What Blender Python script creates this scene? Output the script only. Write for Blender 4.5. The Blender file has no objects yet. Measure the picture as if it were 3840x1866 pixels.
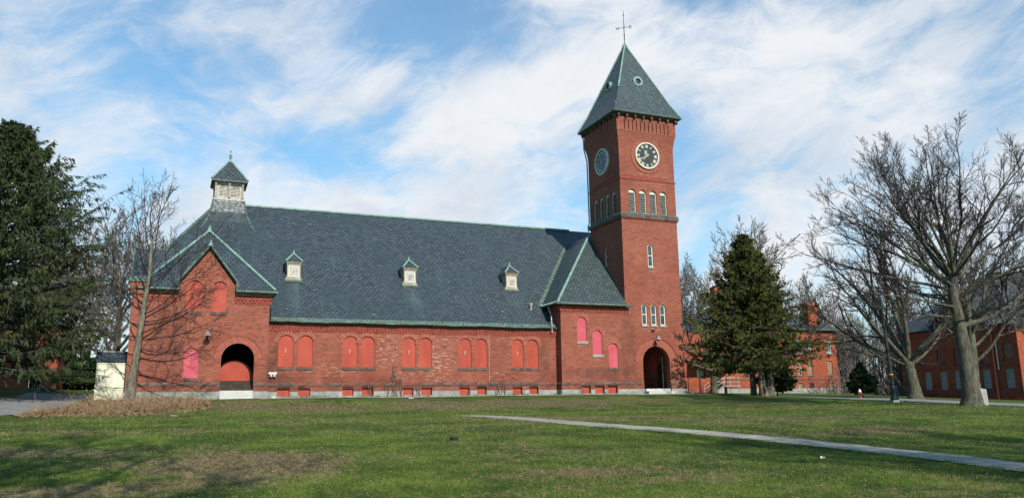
import bpy, bmesh, math, random
import numpy as np
from mathutils import Vector
R = math.radians
scn = bpy.context.scene
COL = scn.collection
rnd = random.Random(7)
Z = np.array([0, 0, 1.0])

# ---------------------------------------------------------------- objects
def tag(o, label=None, cat=None, group=None, kind=None):
    if label: o['label'] = label
    if cat: o['category'] = cat
    if group: o['group'] = group
    if kind: o['kind'] = kind
    return o
def thing(name, loc=(0, 0, 0), rz=0.0, label=None, cat=None, group=None):
    o = bpy.data.objects.new(name, None); o.location = loc; o.rotation_euler = (0, 0, rz)
    o.empty_display_size = .3
    COL.objects.link(o); return tag(o, label, cat, group)
def link(name, me, mat, parent=None, label=None):
    if mat is not None and not me.materials: me.materials.append(mat)
    o = bpy.data.objects.new(name, me); COL.objects.link(o)
    if parent is not None: o.parent = parent
    if label: o['label'] = label
    return o
def copy_tree(o, parent=None):
    c = o.copy(); COL.objects.link(c); c.parent = parent
    for ch in o.children: copy_tree(ch, c)
    return c

class MB:
    def __init__(s): s.v = []; s.f = []
    def add(s, vs, fs):
        n = len(s.v); s.v += [tuple(map(float, p)) for p in vs]; s.f += [tuple(i + n for i in f) for f in fs]; return s
    def box(s, a, b):
        x0, y0, z0 = a; x1, y1, z1 = b
        return s.add([(x0,y0,z0),(x1,y0,z0),(x1,y1,z0),(x0,y1,z0),(x0,y0,z1),(x1,y0,z1),(x1,y1,z1),(x0,y1,z1)],
                     [(3,2,1,0),(4,5,6,7),(0,1,5,4),(1,2,6,5),(2,3,7,6),(3,0,4,7)])
    def hexa(s, p):  # 8 points: bottom 4, top 4
        return s.add(p, [(3,2,1,0),(4,5,6,7),(0,1,5,4),(1,2,6,5),(2,3,7,6),(3,0,4,7)])
    def slab(s, poly, t):   # polygon thickened downwards by t along its normal
        P = [np.array(p, float) for p in poly]
        n = np.cross(P[1] - P[0], P[2] - P[0]); n /= np.linalg.norm(n)
        if n[2] < 0: n = -n
        k = len(P)
        return s.add(P + [p - n * t for p in P], [tuple(range(k)), tuple(range(2*k-1, k-1, -1))] + [(i, i+k, (i+1) % k + k, (i+1) % k) for i in range(k)])
    def tube(s, pts, rad, n=8, cap=True):
        pts = [np.array(p, float) for p in pts]
        if not hasattr(rad, '__len__'): rad = [rad] * len(pts)
        base = len(s.v); vs = []; ref = None
        for i, p in enumerate(pts):
            t = pts[min(i+1, len(pts)-1)] - pts[max(i-1, 0)]; t = t / (np.linalg.norm(t) + 1e-9)
            if ref is None: ref = np.array([1, 0, 0]) if abs(t[0]) < .8 else np.array([0, 1, 0])
            a = np.cross(t, ref); a /= np.linalg.norm(a); b = np.cross(t, a); ref = np.cross(a, t)
            for k in range(n):
                w = 2 * math.pi * k / n; vs.append(p + rad[i] * (math.cos(w) * a + math.sin(w) * b))
        fs = []
        for i in range(len(pts) - 1):
            for k in range(n):
                fs.append((i*n+k, i*n+(k+1) % n, (i+1)*n+(k+1) % n, (i+1)*n+k))
        if cap: fs += [tuple(range(n))[::-1], tuple(range((len(pts)-1)*n, len(pts)*n))]
        return s.add(vs, fs)
    def lathe(s, prof, c, n=16):
        vs = []; fs = []
        for r, z in prof:
            for k in range(n):
                w = 2 * math.pi * k / n; vs.append((c[0] + r * math.cos(w), c[1] + r * math.sin(w), c[2] + z))
        for i in range(len(prof) - 1):
            for k in range(n): fs.append((i*n+k, i*n+(k+1) % n, (i+1)*n+(k+1) % n, (i+1)*n+k))
        fs += [tuple(range(n))[::-1], tuple(range((len(prof)-1)*n, len(prof)*n))]
        return s.add(vs, fs)
    def mesh(s, name, smooth=False, bevel=0):
        me = bpy.data.meshes.new(name); me.from_pydata(s.v, [], s.f)
        bm = bmesh.new(); bm.from_mesh(me); bmesh.ops.recalc_face_normals(bm, faces=bm.faces)
        if bevel: bmesh.ops.bevel(bm, geom=bm.edges[:], offset=bevel, segments=1, affect='EDGES')
        for f in bm.faces: f.smooth = smooth
        bm.to_mesh(me); bm.free(); return me
    def build(s, name, mat, parent=None, label=None, smooth=False, bevel=0):
        return link(name, s.mesh(name, smooth, bevel), mat, parent, label)

def np_mesh(name, V, F, smooth=False):
    """V (n,3), F (m,k) array of faces with k corners"""
    me = bpy.data.meshes.new(name); V = np.asarray(V, np.float32); F = np.asarray(F, np.int32); k = F.shape[1]
    me.vertices.add(len(V)); me.vertices.foreach_set('co', V.ravel())
    me.loops.add(F.size); me.loops.foreach_set('vertex_index', F.ravel())
    me.polygons.add(len(F)); me.polygons.foreach_set('loop_start', np.arange(0, F.size, k, dtype=np.int32))
    me.polygons.foreach_set('loop_total', np.full(len(F), k, np.int32))
    me.polygons.foreach_set('use_smooth', np.full(len(F), smooth))
    me.update(calc_edges=True); return me

class Plane:
    """a wall plane: point(s, z, d) with s along the wall, d outwards"""
    def __init__(p, O, A, N): p.O = np.array(O, float); p.A = np.array(A, float); p.N = np.array(N, float)
    def pt(p, s, z, d=0.0): return p.O + p.A * s + Z * z + p.N * d
    def box(p, mb, s0, s1, z0, z1, d0, d1):
        return mb.hexa([p.pt(s0,z0,d0),p.pt(s1,z0,d0),p.pt(s1,z0,d1),p.pt(s0,z0,d1),p.pt(s0,z1,d0),p.pt(s1,z1,d0),p.pt(s1,z1,d1),p.pt(s0,z1,d1)])
    def prism(p, mb, poly, d0, d1):
        k = len(poly)
        return mb.add([p.pt(a, b, d0) for a, b in poly] + [p.pt(a, b, d1) for a, b in poly],
                      [tuple(range(k)), tuple(range(2*k-1, k-1, -1))] + [(i, i+k, (i+1) % k + k, (i+1) % k) for i in range(k)])
def front(v): return Plane((0, v, 0), (1, 0, 0), (0, -1, 0))
def left(u): return Plane((u, 0, 0), (0, 1, 0), (-1, 0, 0))
def right(u): return Plane((u, 0, 0), (0, 1, 0), (1, 0, 0))
def back(v): return Plane((0, v, 0), (1, 0, 0), (0, 1, 0))

def arch_poly(s0, s1, z0, z1, n=14, rise=None):
    r = (s1 - s0) / 2; c = (s0 + s1) / 2; h = r if rise is None else rise; zs = z1 - h
    return [(s0, z0), (s1, z0)] + [(c + r * math.cos(a), zs + h * math.sin(a)) for a in [math.pi * i / n for i in range(n + 1)]]
def rect_poly(s0, s1, z0, z1): return [(s0, z0), (s1, z0), (s1, z1), (s0, z1)]
def panel(pl, outer, holes, t, d0=0.0):
    """polygon with holes, extruded inwards by t"""
    cu = bpy.data.curves.new('tmp', 'CURVE'); cu.dimensions = '2D'; cu.fill_mode = 'BOTH'; cu.extrude = t / 2
    for poly in [outer] + holes:
        sp = cu.splines.new('POLY'); sp.points.add(len(poly) - 1)
        for i, (a, b) in enumerate(poly): sp.points[i].co = (a, b, 0, 1)
        sp.use_cyclic_u = True
    ob = bpy.data.objects.new('tmp', cu); me = bpy.data.meshes.new_from_object(ob)
    vs = [pl.pt(v.co.x, v.co.y, d0 - t / 2 + v.co.z) for v in me.vertices]
    fs = [tuple(p.vertices) for p in me.polygons]
    bpy.data.objects.remove(ob); bpy.data.curves.remove(cu); bpy.data.meshes.remove(me)
    return vs, fs
def wall(pl, outer, holes, t=.35, d0=0.0, mb=None):
    mb = mb or MB(); mb.add(*panel(pl, outer, holes, t, d0)); return mb

# ---------------------------------------------------------------- materials
class NT:
    def __init__(s, name, world=False):
        if world: s.m = bpy.data.worlds.new(name)
        else: s.m = bpy.data.materials.new(name)
        s.m.use_nodes = True; s.t = s.m.node_tree; s.t.nodes.clear()
        s.out = s.n('ShaderNodeOutputWorld' if world else 'ShaderNodeOutputMaterial')
    def n(s, typ, **kw):
        nd = s.t.nodes.new(typ)
        for k, v in kw.items(): setattr(nd, k, v)
        return nd
    def l(s, a, b): s.t.links.new(a, b)
    def set(s, sock, v):
        if v is None: return
        if isinstance(v, bpy.types.NodeSocket): s.l(v, sock)
        elif hasattr(v, '__len__') and len(v) == 3 and sock.type == 'RGBA': sock.default_value = (*v, 1)
        else: sock.default_value = v
    def math(s, op, a, b=None, c=None, clamp=False):
        nd = s.n('ShaderNodeMath', operation=op, use_clamp=clamp)
        for i, v in enumerate((a, b, c)): s.set(nd.inputs[i], v)
        return nd.outputs[0]
    def vm(s, op, a, b=None, sc=None):
        nd = s.n('ShaderNodeVectorMath', operation=op); s.set(nd.inputs[0], a)
        if b is not None: s.set(nd.inputs[1], b)
        if sc is not None: s.set(nd.inputs['Scale'], sc)
        return nd.outputs['Value'] if op in ('DOT_PRODUCT', 'LENGTH') else nd.outputs[0]
    def sep(s, v): nd = s.n('ShaderNodeSeparateXYZ'); s.l(v, nd.inputs[0]); return nd.outputs
    def comb(s, x=0, y=0, z=0):
        nd = s.n('ShaderNodeCombineXYZ')
        for i, v in enumerate((x, y, z)): s.set(nd.inputs[i], v)
        return nd.outputs[0]
    def mix(s, f, a, b, mode='MIX'):
        nd = s.n('ShaderNodeMix', data_type='RGBA', blend_type=mode); s.set(nd.inputs[0], f); s.set(nd.inputs[6], a); s.set(nd.inputs[7], b); return nd.outputs[2]
    def noise(s, vec, scale, detail=4, rough=.55, dist=0):
        nd = s.n('ShaderNodeTexNoise'); s.set(nd.inputs['Vector'], vec)
        for k, v in (('Scale', scale), ('Detail', detail), ('Roughness', rough), ('Distortion', dist)): s.set(nd.inputs[k], v)
        return nd.outputs[0]
    def ramp(s, f, lo, hi, a=0.0, b=1.0, smooth=True):
        nd = s.n('ShaderNodeMapRange', interpolation_type='SMOOTHSTEP' if smooth else 'LINEAR')
        for i, v in enumerate((f, lo, hi, a, b)): s.set(nd.inputs[i], v)
        return nd.outputs[0]
    def pos(s): return s.n('ShaderNodeNewGeometry').outputs['Position']
    def gauss(s, p, c, r):
        """soft ellipse at c with radii r in the horizontal plane (or 3-D)"""
        d = s.vm('DIVIDE', s.vm('SUBTRACT', p, c), r)
        return s.ramp(s.vm('LENGTH', d), .55, 1.15, 1.0, 0.0)
    def soft(s, p, c, r):
        d = s.vm('DIVIDE', s.vm('SUBTRACT', p, c), r); return s.ramp(s.vm('LENGTH', d), 0, 1.5, 1.0, 0.0)
    def finish(s, col, rough=.8, bump=None, bstr=.3, bdist=.02, metal=0, spec=.3, trans=None):
        b = s.n('ShaderNodeBsdfPrincipled'); s.set(b.inputs['Base Color'], col); s.set(b.inputs['Roughness'], rough)
        s.set(b.inputs['Metallic'], metal); s.set(b.inputs['Specular IOR Level'], spec)
        if bump is not None:
            bn = s.n('ShaderNodeBump'); bn.inputs['Strength'].default_value = bstr; bn.inputs['Distance'].default_value = bdist
            s.l(bump, bn.inputs['Height']); s.l(bn.outputs[0], b.inputs['Normal'])
        s.l(b.outputs[0], s.out.inputs[0]); return s.m
    def wallco(s):
        """coordinates (along the wall, up the slope, 0) from position and true normal"""
        g = s.n('ShaderNodeNewGeometry'); P = s.sep(g.outputs['Position']); N = s.sep(g.outputs['True Normal'])
        hl = s.math('SQRT', s.math('ADD', s.math('MULTIPLY', N[0], N[0]), s.math('ADD', s.math('MULTIPLY', N[1], N[1]), 1e-5)))
        h = s.math('DIVIDE', s.math('SUBTRACT', s.math('MULTIPLY', P[1], N[0]), s.math('MULTIPLY', P[0], N[1])), hl)
        v = s.math('DIVIDE', P[2], s.math('MAXIMUM', hl, .15))
        return s.comb(h, v, 0), g.outputs['Position'], h, v

def brick_mat(name, base, var=1.0, stains=False, mortar=(.30, .185, .125)):
    s = NT(name); w, P, h, v = s.wallco()
    b = s.n('ShaderNodeTexBrick'); s.l(w, b.inputs['Vector'])
    b.offset = .5; b.inputs['Scale'].default_value = 1; b.inputs['Brick Width'].default_value = .215; b.inputs['Row Height'].default_value = .073
    b.inputs['Mortar Size'].default_value = .0085; b.inputs['Mortar Smooth'].default_value = .2; b.inputs['Bias'].default_value = 0
    c = np.array(base)
    s.set(b.inputs['Color1'], tuple(c * .62)); s.set(b.inputs['Color2'], tuple(np.minimum(c * 1.32, .95))); s.set(b.inputs['Mortar'], mortar)
    # uneven burning of the bricks: runs of darker and paler courses
    st = s.noise(s.comb(s.math('MULTIPLY', h, 1.5), s.math('MULTIPLY', v, 7.5), s.math('MULTIPLY', s.sep(P)[0], .07)), 1, 5, .78)
    col = s.mix(s.ramp(st, .53, .66, 0, .75), b.outputs[0], tuple(c * .36))
    col = s.mix(s.ramp(st, .34, .47, .6, 0), col, tuple(np.minimum(c * np.array((1.35, 1.75, 1.9)), .9)))
    big = s.noise(P, .35, 5, .6)
    col = s.mix(s.ramp(big, .3, .72, .0, .5), col, tuple(c * np.array((.62, .66, .7))))
    spk = s.noise(w, 9, 2, .6); col = s.mix(s.ramp(spk, .66, .74, 0, .45), col, mortar)
    pz = s.sep(P)
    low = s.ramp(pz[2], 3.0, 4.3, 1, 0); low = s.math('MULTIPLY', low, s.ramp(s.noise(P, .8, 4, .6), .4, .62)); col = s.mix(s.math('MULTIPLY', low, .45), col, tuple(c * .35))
    if stains:
        # lime bloom washed out of the joints
        n1 = s.noise(s.comb(s.math('MULTIPLY', h, 2.2), s.math('MULTIPLY', v, 7), 0), 1, 5, .75)
        pat = None
        for cc, rr, k in (((13.2, 54.8, 5.4), (1.3, 9, 1.5), .8), ((16.9, 54.8, 4.6), (1.5, 9, 2.0), .9), ((17.3, 54.8, 6.0), (1.0, 9, 1.0), .6), ((9.1, 54.8, 4.0), (3.6, 9, .5), .45), ((21.6, 54.8, 3.7), (1.0, 9, .5), .5), ((14.3, 54.8, 3.7), (1.2, 9, .5), .7),
                           ((20, 54.8, 6.4), (6, 9, .35), .35), ((34.8, 54, 7.3), (1.3, 1, .3), .8), ((28.3, 54, 6.0), (.5, 1, .3), .5), ((34.75, 54, 12.0), (.45, 1, .25), .8), ((29.6, 54, 5.0), (.5, 1, .3), .4), ((35, 54, 19.9), (2.5, 1, .9), .25)):
            g = s.math('MULTIPLY', s.gauss(P, cc, rr), k); pat = g if pat is None else s.math('MAXIMUM', pat, g)
        m = s.math('MULTIPLY', pat, s.ramp(n1, .50, .66)); col = s.mix(s.math('MULTIPLY', m, .75), col, (.55, .38, .28))
        # soot and other dark mottling: tower foot, beside the annexe
        for cc, rr, k in (((6.0, 54.8, 3.7), (1.2, 9, 2.6), .7), ((25.4, 54.8, 4.2), (.5, 9, 3), .5), ((32.3, 54, 5.6), (.8, 1, 3.2), .42), ((29.5, 54, 3.8), (3.2, 1, .5), .5), ((34.3, 54, 2.6), (3, 1, .6), .3), ((-1, 52.7, 5.4), (1.6, 1, 2.5), .3), ((34.8, 54, 24.4), (3, 2, .5), .25)):
            m = s.math('MULTIPLY', s.math('MULTIPLY', s.gauss(P, cc, rr), k), s.ramp(s.noise(P, 1.6, 4, .7), .3, .6)); col = s.mix(m, col, (.07, .035, .026))
    return s.finish(col, .88, b.outputs['Fac'], -.35, .01, spec=.2)

def slate_mat(name, base, row=.25, wid=.33):
    s = NT(name); w, P, h, v = s.wallco()
    wob = s.noise(w, 1.2, 2, .5)
    w2 = s.comb(h, s.math('ADD', v, s.math('MULTIPLY', wob, .05)), 0)
    b = s.n('ShaderNodeTexBrick'); s.l(w2, b.inputs['Vector']); b.offset = .5; b.inputs['Scale'].default_value = 1
    b.inputs['Brick Width'].default_value = wid; b.inputs['Row Height'].default_value = row; b.inputs['Mortar Size'].default_value = .026; b.inputs['Mortar Smooth'].default_value = .25; b.inputs['Bias'].default_value = 0
    c = np.array(base); s.set(b.inputs['Color1'], tuple(c * .70)); s.set(b.inputs['Color2'], tuple(c * 1.35)); s.set(b.inputs['Mortar'], tuple(c * .10))
    big = s.noise(P, .28, 5, .6); col = s.mix(s.ramp(big, .35, .7, 0, .55), b.outputs[0], tuple(c * np.array((.6, .72, .74))))
    st = s.noise(s.comb(s.math('MULTIPLY', h, 1.6), s.math('MULTIPLY', v, .35), 0), 1, 4, .6); col = s.mix(s.ramp(st, .55, .75, 0, .4), col, tuple(c * np.array((1.25, 1.6, 1.5))))
    spk = s.noise(w2, 3.1, 1, .5); col = s.mix(s.ramp(spk, .72, .76, 0, .5), col, tuple(c * 1.9)); col = s.mix(s.ramp(spk, .22, .26, .5, 0), col, tuple(c * .45))
    for cc in ((7.17, 56.6, 9.3), (15.79, 56.6, 9.3), (24.17, 56.6, 9.3), (2.9, 63.8, 16.8), (1.3, 53.6, 10.0)):   # copper run-off below the dormers
        m = s.math('MULTIPLY', s.soft(P, cc, (.75, 2.0, 1.9)), s.ramp(st, .36, .64, .0, .38)); col = s.mix(m, col, tuple(c * np.array((1.6, 1.9, 1.75))))
    # each course overlaps the next: saw-tooth height
    saw = s.math('FRACT', s.math('DIVIDE', s.sep(w2)[1], row)); ht = s.math('SUBTRACT', s.math('MULTIPLY', saw, -.6), s.math('MULTIPLY', b.outputs['Fac'], .6))
    ro = s.ramp(s.noise(w2, 4, 2), .3, .7, .38, .62)
    return s.finish(col, ro, ht, .5, .02, spec=.45)

def mottled(name, a, b, scale=3, rough=.8, bump=.2, stretch=(1, 1, 1), dirt=None, spec=.3, metal=0, dirt_amt=.5):
    s = NT(name); P = s.n('ShaderNodeTexCoord').outputs['Object']; Q = s.vm('MULTIPLY', P, stretch)
    n1 = s.noise(Q, scale, 6, .65); col = s.mix(s.ramp(n1, .3, .7), a, b)
    if dirt: col = s.mix(s.ramp(s.noise(Q, scale * .45, 5, .7), .52, .72, 0, dirt_amt), col, dirt)
    return s.finish(col, rough, n1, bump, .02, spec=spec, metal=metal)

M = {}
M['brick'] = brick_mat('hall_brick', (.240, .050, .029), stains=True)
M['brick2'] = brick_mat('campus_brick', (.30, .062, .027), mortar=(.30, .11, .07))
M['voussoir'] = mottled('arch_brick', (.21, .05, .034), (.36, .12, .075), 7, .85, .3)
M['dentil'] = mottled('cornice_brick', (.19, .038, .026), (.31, .072, .046), 4, .85, .3, dirt=(.16, .06, .05))
M['slate'] = slate_mat('slate_blue', (.043, .056, .062))
M['slate2'] = slate_mat('slate_green', (.044, .064, .064), .23, .3)
M['slipslate'] = mottled('slipped_slate', (.03, .036, .04), (.10, .12, .12), 1.1, .6, .1)
M['copper'] = mottled('verdigris', (.125, .215, .178), (.23, .34, .285), 2.5, .6, .2, dirt=(.12, .15, .12), dirt_amt=.6)
M['copperd'] = mottled('dull_verdigris', (.035, .052, .042), (.12, .175, .14), 2.2, .6, .2, stretch=(1, 1, 4), dirt=(.05, .06, .045), dirt_amt=.8)
M['gutter'] = mottled('gutter_green', (.055, .075, .055), (.11, .15, .115), 3, .5, .1, dirt=(.03, .03, .025))
M['bronze'] = mottled('bare_copper', (.22, .155, .11), (.42, .345, .275), 4, .6, .15, stretch=(1, 1, .4), dirt=(.20, .13, .10))
M['stone'] = mottled('brownstone', (.06, .042, .035), (.16, .09, .068), 2.2, .9, .9, dirt=(.055, .05, .045), dirt_amt=.8)
M['redstone'] = mottled('red_sandstone', (.10, .042, .03), (.19, .07, .048), 2.2, .9, .6, dirt=(.09, .06, .05), dirt_amt=.8)
M['concrete'] = mottled('granite_plinth', (.19, .187, .168), (.31, .302, .272), 2.0, .9, .4, dirt=(.20, .19, .15), dirt_amt=.6)
M['step'] = mottled('step_concrete', (.36, .35, .31), (.48, .465, .42), 2.5, .85, .3, dirt=(.4, .37, .3))
M['board'] = mottled('red_board', (.29, .038, .020), (.375, .058, .030), 1.3, .55, .05, stretch=(1, 1, .5), dirt=(.25, .042, .025), dirt_amt=.6)
M['pink'] = mottled('pink_board', (.42, .052, .075), (.49, .085, .105), 1.2, .6, .05, dirt=(.50, .10, .12), dirt_amt=.4)
M['darkboard'] = mottled('plywood_brown', (.17, .11, .07), (.30, .20, .13), 3, .8, .1, stretch=(1, 1, .15))
M['darkwood'] = mottled('dark_wood', (.025, .018, .014), (.06, .042, .032), 3, .8, .1, stretch=(1, 1, .15))
M['cream'] = mottled('cream_paint', (.50, .47, .36), (.64, .60, .48), 3, .6, .1, dirt=(.5, .45, .33), dirt_amt=.5)
M['weather'] = mottled('weathered_paint', (.26, .23, .19), (.52, .48, .41), 5, .8, .2, stretch=(1, 1, .5), dirt=(.26, .21, .16), dirt_amt=.7)
M['white'] = mottled('white_paint', (.52, .52, .49), (.66, .66, .63), 3, .6, .1, dirt=(.5, .48, .42), dirt_amt=.3)
M['louver'] = mottled('grey_louver', (.16, .16, .15), (.34, .33, .30), 6, .7, .2)
M['black'] = mottled('black_iron', (.012, .012, .014), (.03, .03, .034), 5, .45, .1)
M['dial'] = mottled('dial_black', (.010, .011, .012), (.05, .054, .054), 3.5, .6, .1, stretch=(6, 6, .4))
M['dialblue'] = mottled('dial_blue', (.025, .038, .052), (.075, .11, .145), 2.2, .3, .1, stretch=(4, 4, .5))
M['glass'] = mottled('old_glass', (.022, .026, .03), (.07, .08, .09), 2.0, .12, .1, spec=.6)
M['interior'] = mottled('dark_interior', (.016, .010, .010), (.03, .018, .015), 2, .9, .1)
M['asphalt'] = mottled('asphalt', (.14, .14, .135), (.21, .205, .195), 1.2, .9, .5, dirt=(.14, .135, .13), dirt_amt=.7)
M['pathmat'] = mottled('path_concrete', (.20, .185, .155), (.33, .305, .255), 1.4, .9, .5, dirt=(.16, .14, .10), dirt_amt=.8)
M['rock'] = mottled('pale_rock', (.38, .35, .28), (.58, .54, .46), 5, .9, .5)
M['yellow'] = mottled('shed_paint', (.56, .545, .42), (.68, .66, .54), 1.6, .7, .15, stretch=(5, 5, .35), dirt=(.5, .44, .25), dirt_amt=.5)
M['hydrant'] = mottled('hydrant_red', (.20, .03, .03), (.32, .05, .04), 6, .5, .1)
M['orange'] = mottled('orange_band', (.75, .22, .03), (.8, .28, .05), 6, .6, .1)
M['redpipe'] = mottled('red_pipe', (.42, .09, .05), (.50, .12, .06), 3, .6, .1)

def bark_mat(name, a, b, lich=None):
    s = NT(name); P = s.pos(); Q = s.vm('MULTIPLY', P, (9, 9, 1.6)); n = s.noise(Q, 1, 5, .7)
    col = s.mix(s.ramp(n, .35, .68), a, b)
    if lich: col = s.mix(s.ramp(s.noise(P, 2.4, 4, .7), .5, .66, 0, .7), col, lich)
    return s.finish(col, .92, n, .7, .04, spec=.15)
M['bark'] = bark_mat('bark_grey', (.045, .038, .028), (.125, .11, .082), (.115, .125, .075))
M['bark2'] = bark_mat('bark_pale', (.075, .062, .045), (.215, .19, .14), (.16, .165, .10))
M['twig'] = bark_mat('twig', (.024, .019, .017), (.066, .051, .043))
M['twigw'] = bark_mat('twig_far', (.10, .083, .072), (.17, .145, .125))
M['barkr'] = bark_mat('bark_red', (.08, .055, .04), (.20, .15, .105))

def leaf_mat(name, a, b, c, sc=1.2, trans=.25):
    s = NT(name); P = s.pos(); n = s.noise(P, sc, 5, .7); m = s.noise(P, sc * 6, 3, .6)
    col = s.mix(s.ramp(n, .33, .66), a, b); col = s.mix(s.ramp(m, .52, .72, 0, .75), col, c)
    d = s.n('ShaderNodeBsdfPrincipled'); s.l(col, d.inputs['Base Color']); d.inputs['Roughness'].default_value = .65; d.inputs['Specular IOR Level'].default_value = .25
    t = s.n('ShaderNodeBsdfTranslucent'); s.l(col, t.inputs['Color']); mx = s.n('ShaderNodeMixShader'); mx.inputs[0].default_value = trans
    s.l(d.outputs[0], mx.inputs[1]); s.l(t.outputs[0], mx.inputs[2]); s.l(mx.outputs[0], s.out.inputs[0]); return s.m
M['spruce'] = leaf_mat('spruce_needles', (.024, .044, .019), (.072, .098, .032), (.14, .13, .05))
M['yew'] = leaf_mat('yew_needles', (.044, .060, .017), (.135, .145, .032), (.25, .19, .06), .9)
M['shrub'] = leaf_mat('shrub_leaves', (.012, .034, .012), (.03, .07, .022), (.06, .09, .03), 1.5)
M['deadweed'] = leaf_mat('dead_weeds', (.17, .105, .055), (.38, .245, .13), (.60, .46, .28), 4.0)

def lawn_color(s, P, fine=True):
    """green turf with worn and straw-coloured patches, from world position"""
    xy = s.vm('MULTIPLY', P, (1, 1, 0))
    n0 = s.noise(xy, .16, 5, .65); n1 = s.noise(xy, .8, 5, .7); n2 = s.noise(xy, 5, 4, .7)
    g = s.mix(s.ramp(n1, .30, .66), (.034, .096, .009), (.145, .208, .028))
    g = s.mix(s.ramp(n2, .35, .7, 0, .6), g, (.22, .25, .045))
    g = s.mix(s.ramp(s.noise(xy, .30, 4, .7, .6), .42, .60, 0, .62), g, (.022, .056, .010))
    straw = s.mix(s.ramp(n2, .32, .68), (.080, .050, .028), (.37, .275, .15))
    n3 = s.noise(s.vm('MULTIPLY', P, (.35, 1.5, 0)), 1.3, 5, .7, .4)
    cov = s.math('ADD', s.ramp(n0, .38, .62, 0, .36), s.math('MULTIPLY', s.math('SUBTRACT', n1, .5), 1.0))
    cov = s.math('ADD', cov, s.math('MULTIPLY', s.math('SUBTRACT', n3, .48), .9))
    for c, r, k in LAWN_PATCHES: cov = s.math('ADD', cov, s.math('MULTIPLY', s.soft(xy, (c[0], c[1], 0), (r[0], r[1], 1)), k))
    cov = s.math('ADD', cov, s.math('MULTIPLY', s.math('SUBTRACT', n2, .5), 1.5))
    return s.mix(s.ramp(cov, .27, .68), g, straw), n2
LAWN_PATCHES = [((1.8, 20.5), (3.0, 2.6), .85), ((-1.2, 17.2), (3, 1.4), .55), ((-3.5, 24), (3, 1.2), .4), ((9, 16), (4, 1), .25), ((20, 21), (5, 1.5), .3), ((7.5, 46.5), (8, 4.2), .52), ((17, 47.5), (6, 3), .42), ((28, 47), (9, 4), .25), ((15.5, 31.5), (6, 1.8), .42), ((10, 29), (9, .8), .26), ((5, 33), (9, 1.0), .26), ((27, 42), (7, 3), .22), ((24, 26), (8, 2), .2), ((36, 40), (5, 4), .2), ((11, 14), (3, 1), .2), ((-4, 30), (6, 1), .3)]
def lawn_mat():
    s = NT('lawn'); P = s.pos(); col, n2 = lawn_color(s, P)
    f = s.noise(s.vm('MULTIPLY', P, (1, 1, 0)), 28, 3, .7); col = s.mix(s.ramp(f, .38, .66, .8, 0), col, (.012, .024, .006))
    h = s.math('ADD', f, n2); return s.finish(col, .95, h, .9, .05, spec=.1)
M['lawn'] = lawn_mat()
def blade_mat():
    s = NT('grass_blades'); P = s.pos(); col, n2 = lawn_color(s, P)
    f = s.noise(P, 17, 2, .6); col = s.mix(s.ramp(f, .45, .75, 0, .6), col, (.27, .27, .10))
    d = s.n('ShaderNodeBsdfPrincipled'); s.l(col, d.inputs['Base Color']); d.inputs['Roughness'].default_value = .7; d.inputs['Specular IOR Level'].default_value = .2
    t = s.n('ShaderNodeBsdfTranslucent'); s.l(col, t.inputs['Color']); mx = s.n('ShaderNodeMixShader'); mx.inputs[0].default_value = .3
    s.l(d.outputs[0], mx.inputs[1]); s.l(t.outputs[0], mx.inputs[2]); s.l(mx.outputs[0], s.out.inputs[0]); return s.m
M['blades'] = blade_mat()

# ---------------------------------------------------------------- camera and light
EYE = 1.6
cam = bpy.data.cameras.new('camera'); camo = bpy.data.objects.new('camera', cam); COL.objects.link(camo)
FW = Vector((0.37837, 0.90560, 0.19165)); RT = Vector((0.92367, -0.38292, -0.01420)); UP = Vector((-0.06052, -0.18239, 0.98136))
from mathutils import Matrix
mw = Matrix((RT.normalized(), UP.normalized(), -FW.normalized())).transposed().to_4x4(); mw.translation = (0, 0, EYE)
camo.matrix_world = mw
cam.sensor_width = 36; cam.lens = 36 * .77307; cam.clip_end = 5000; cam.clip_start = .1
scn.camera = camo
SUN_AZ, SUN_EL = R(4.5), R(36)       # sun nearly square on to the front, a little to the right
sv = Vector((math.sin(SUN_AZ) * math.cos(SUN_EL), -math.cos(SUN_AZ) * math.cos(SUN_EL), math.sin(SUN_EL)))
sd = bpy.data.lights.new('sun', 'SUN'); sd.energy = 5.0; sd.angle = R(.53); sd.color = (1, .94, .85)
so = bpy.data.objects.new('sun', sd); COL.objects.link(so); so.rotation_euler = sv.to_track_quat('Z', 'Y').to_euler(); so.location = (0, -20, 60)

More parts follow.
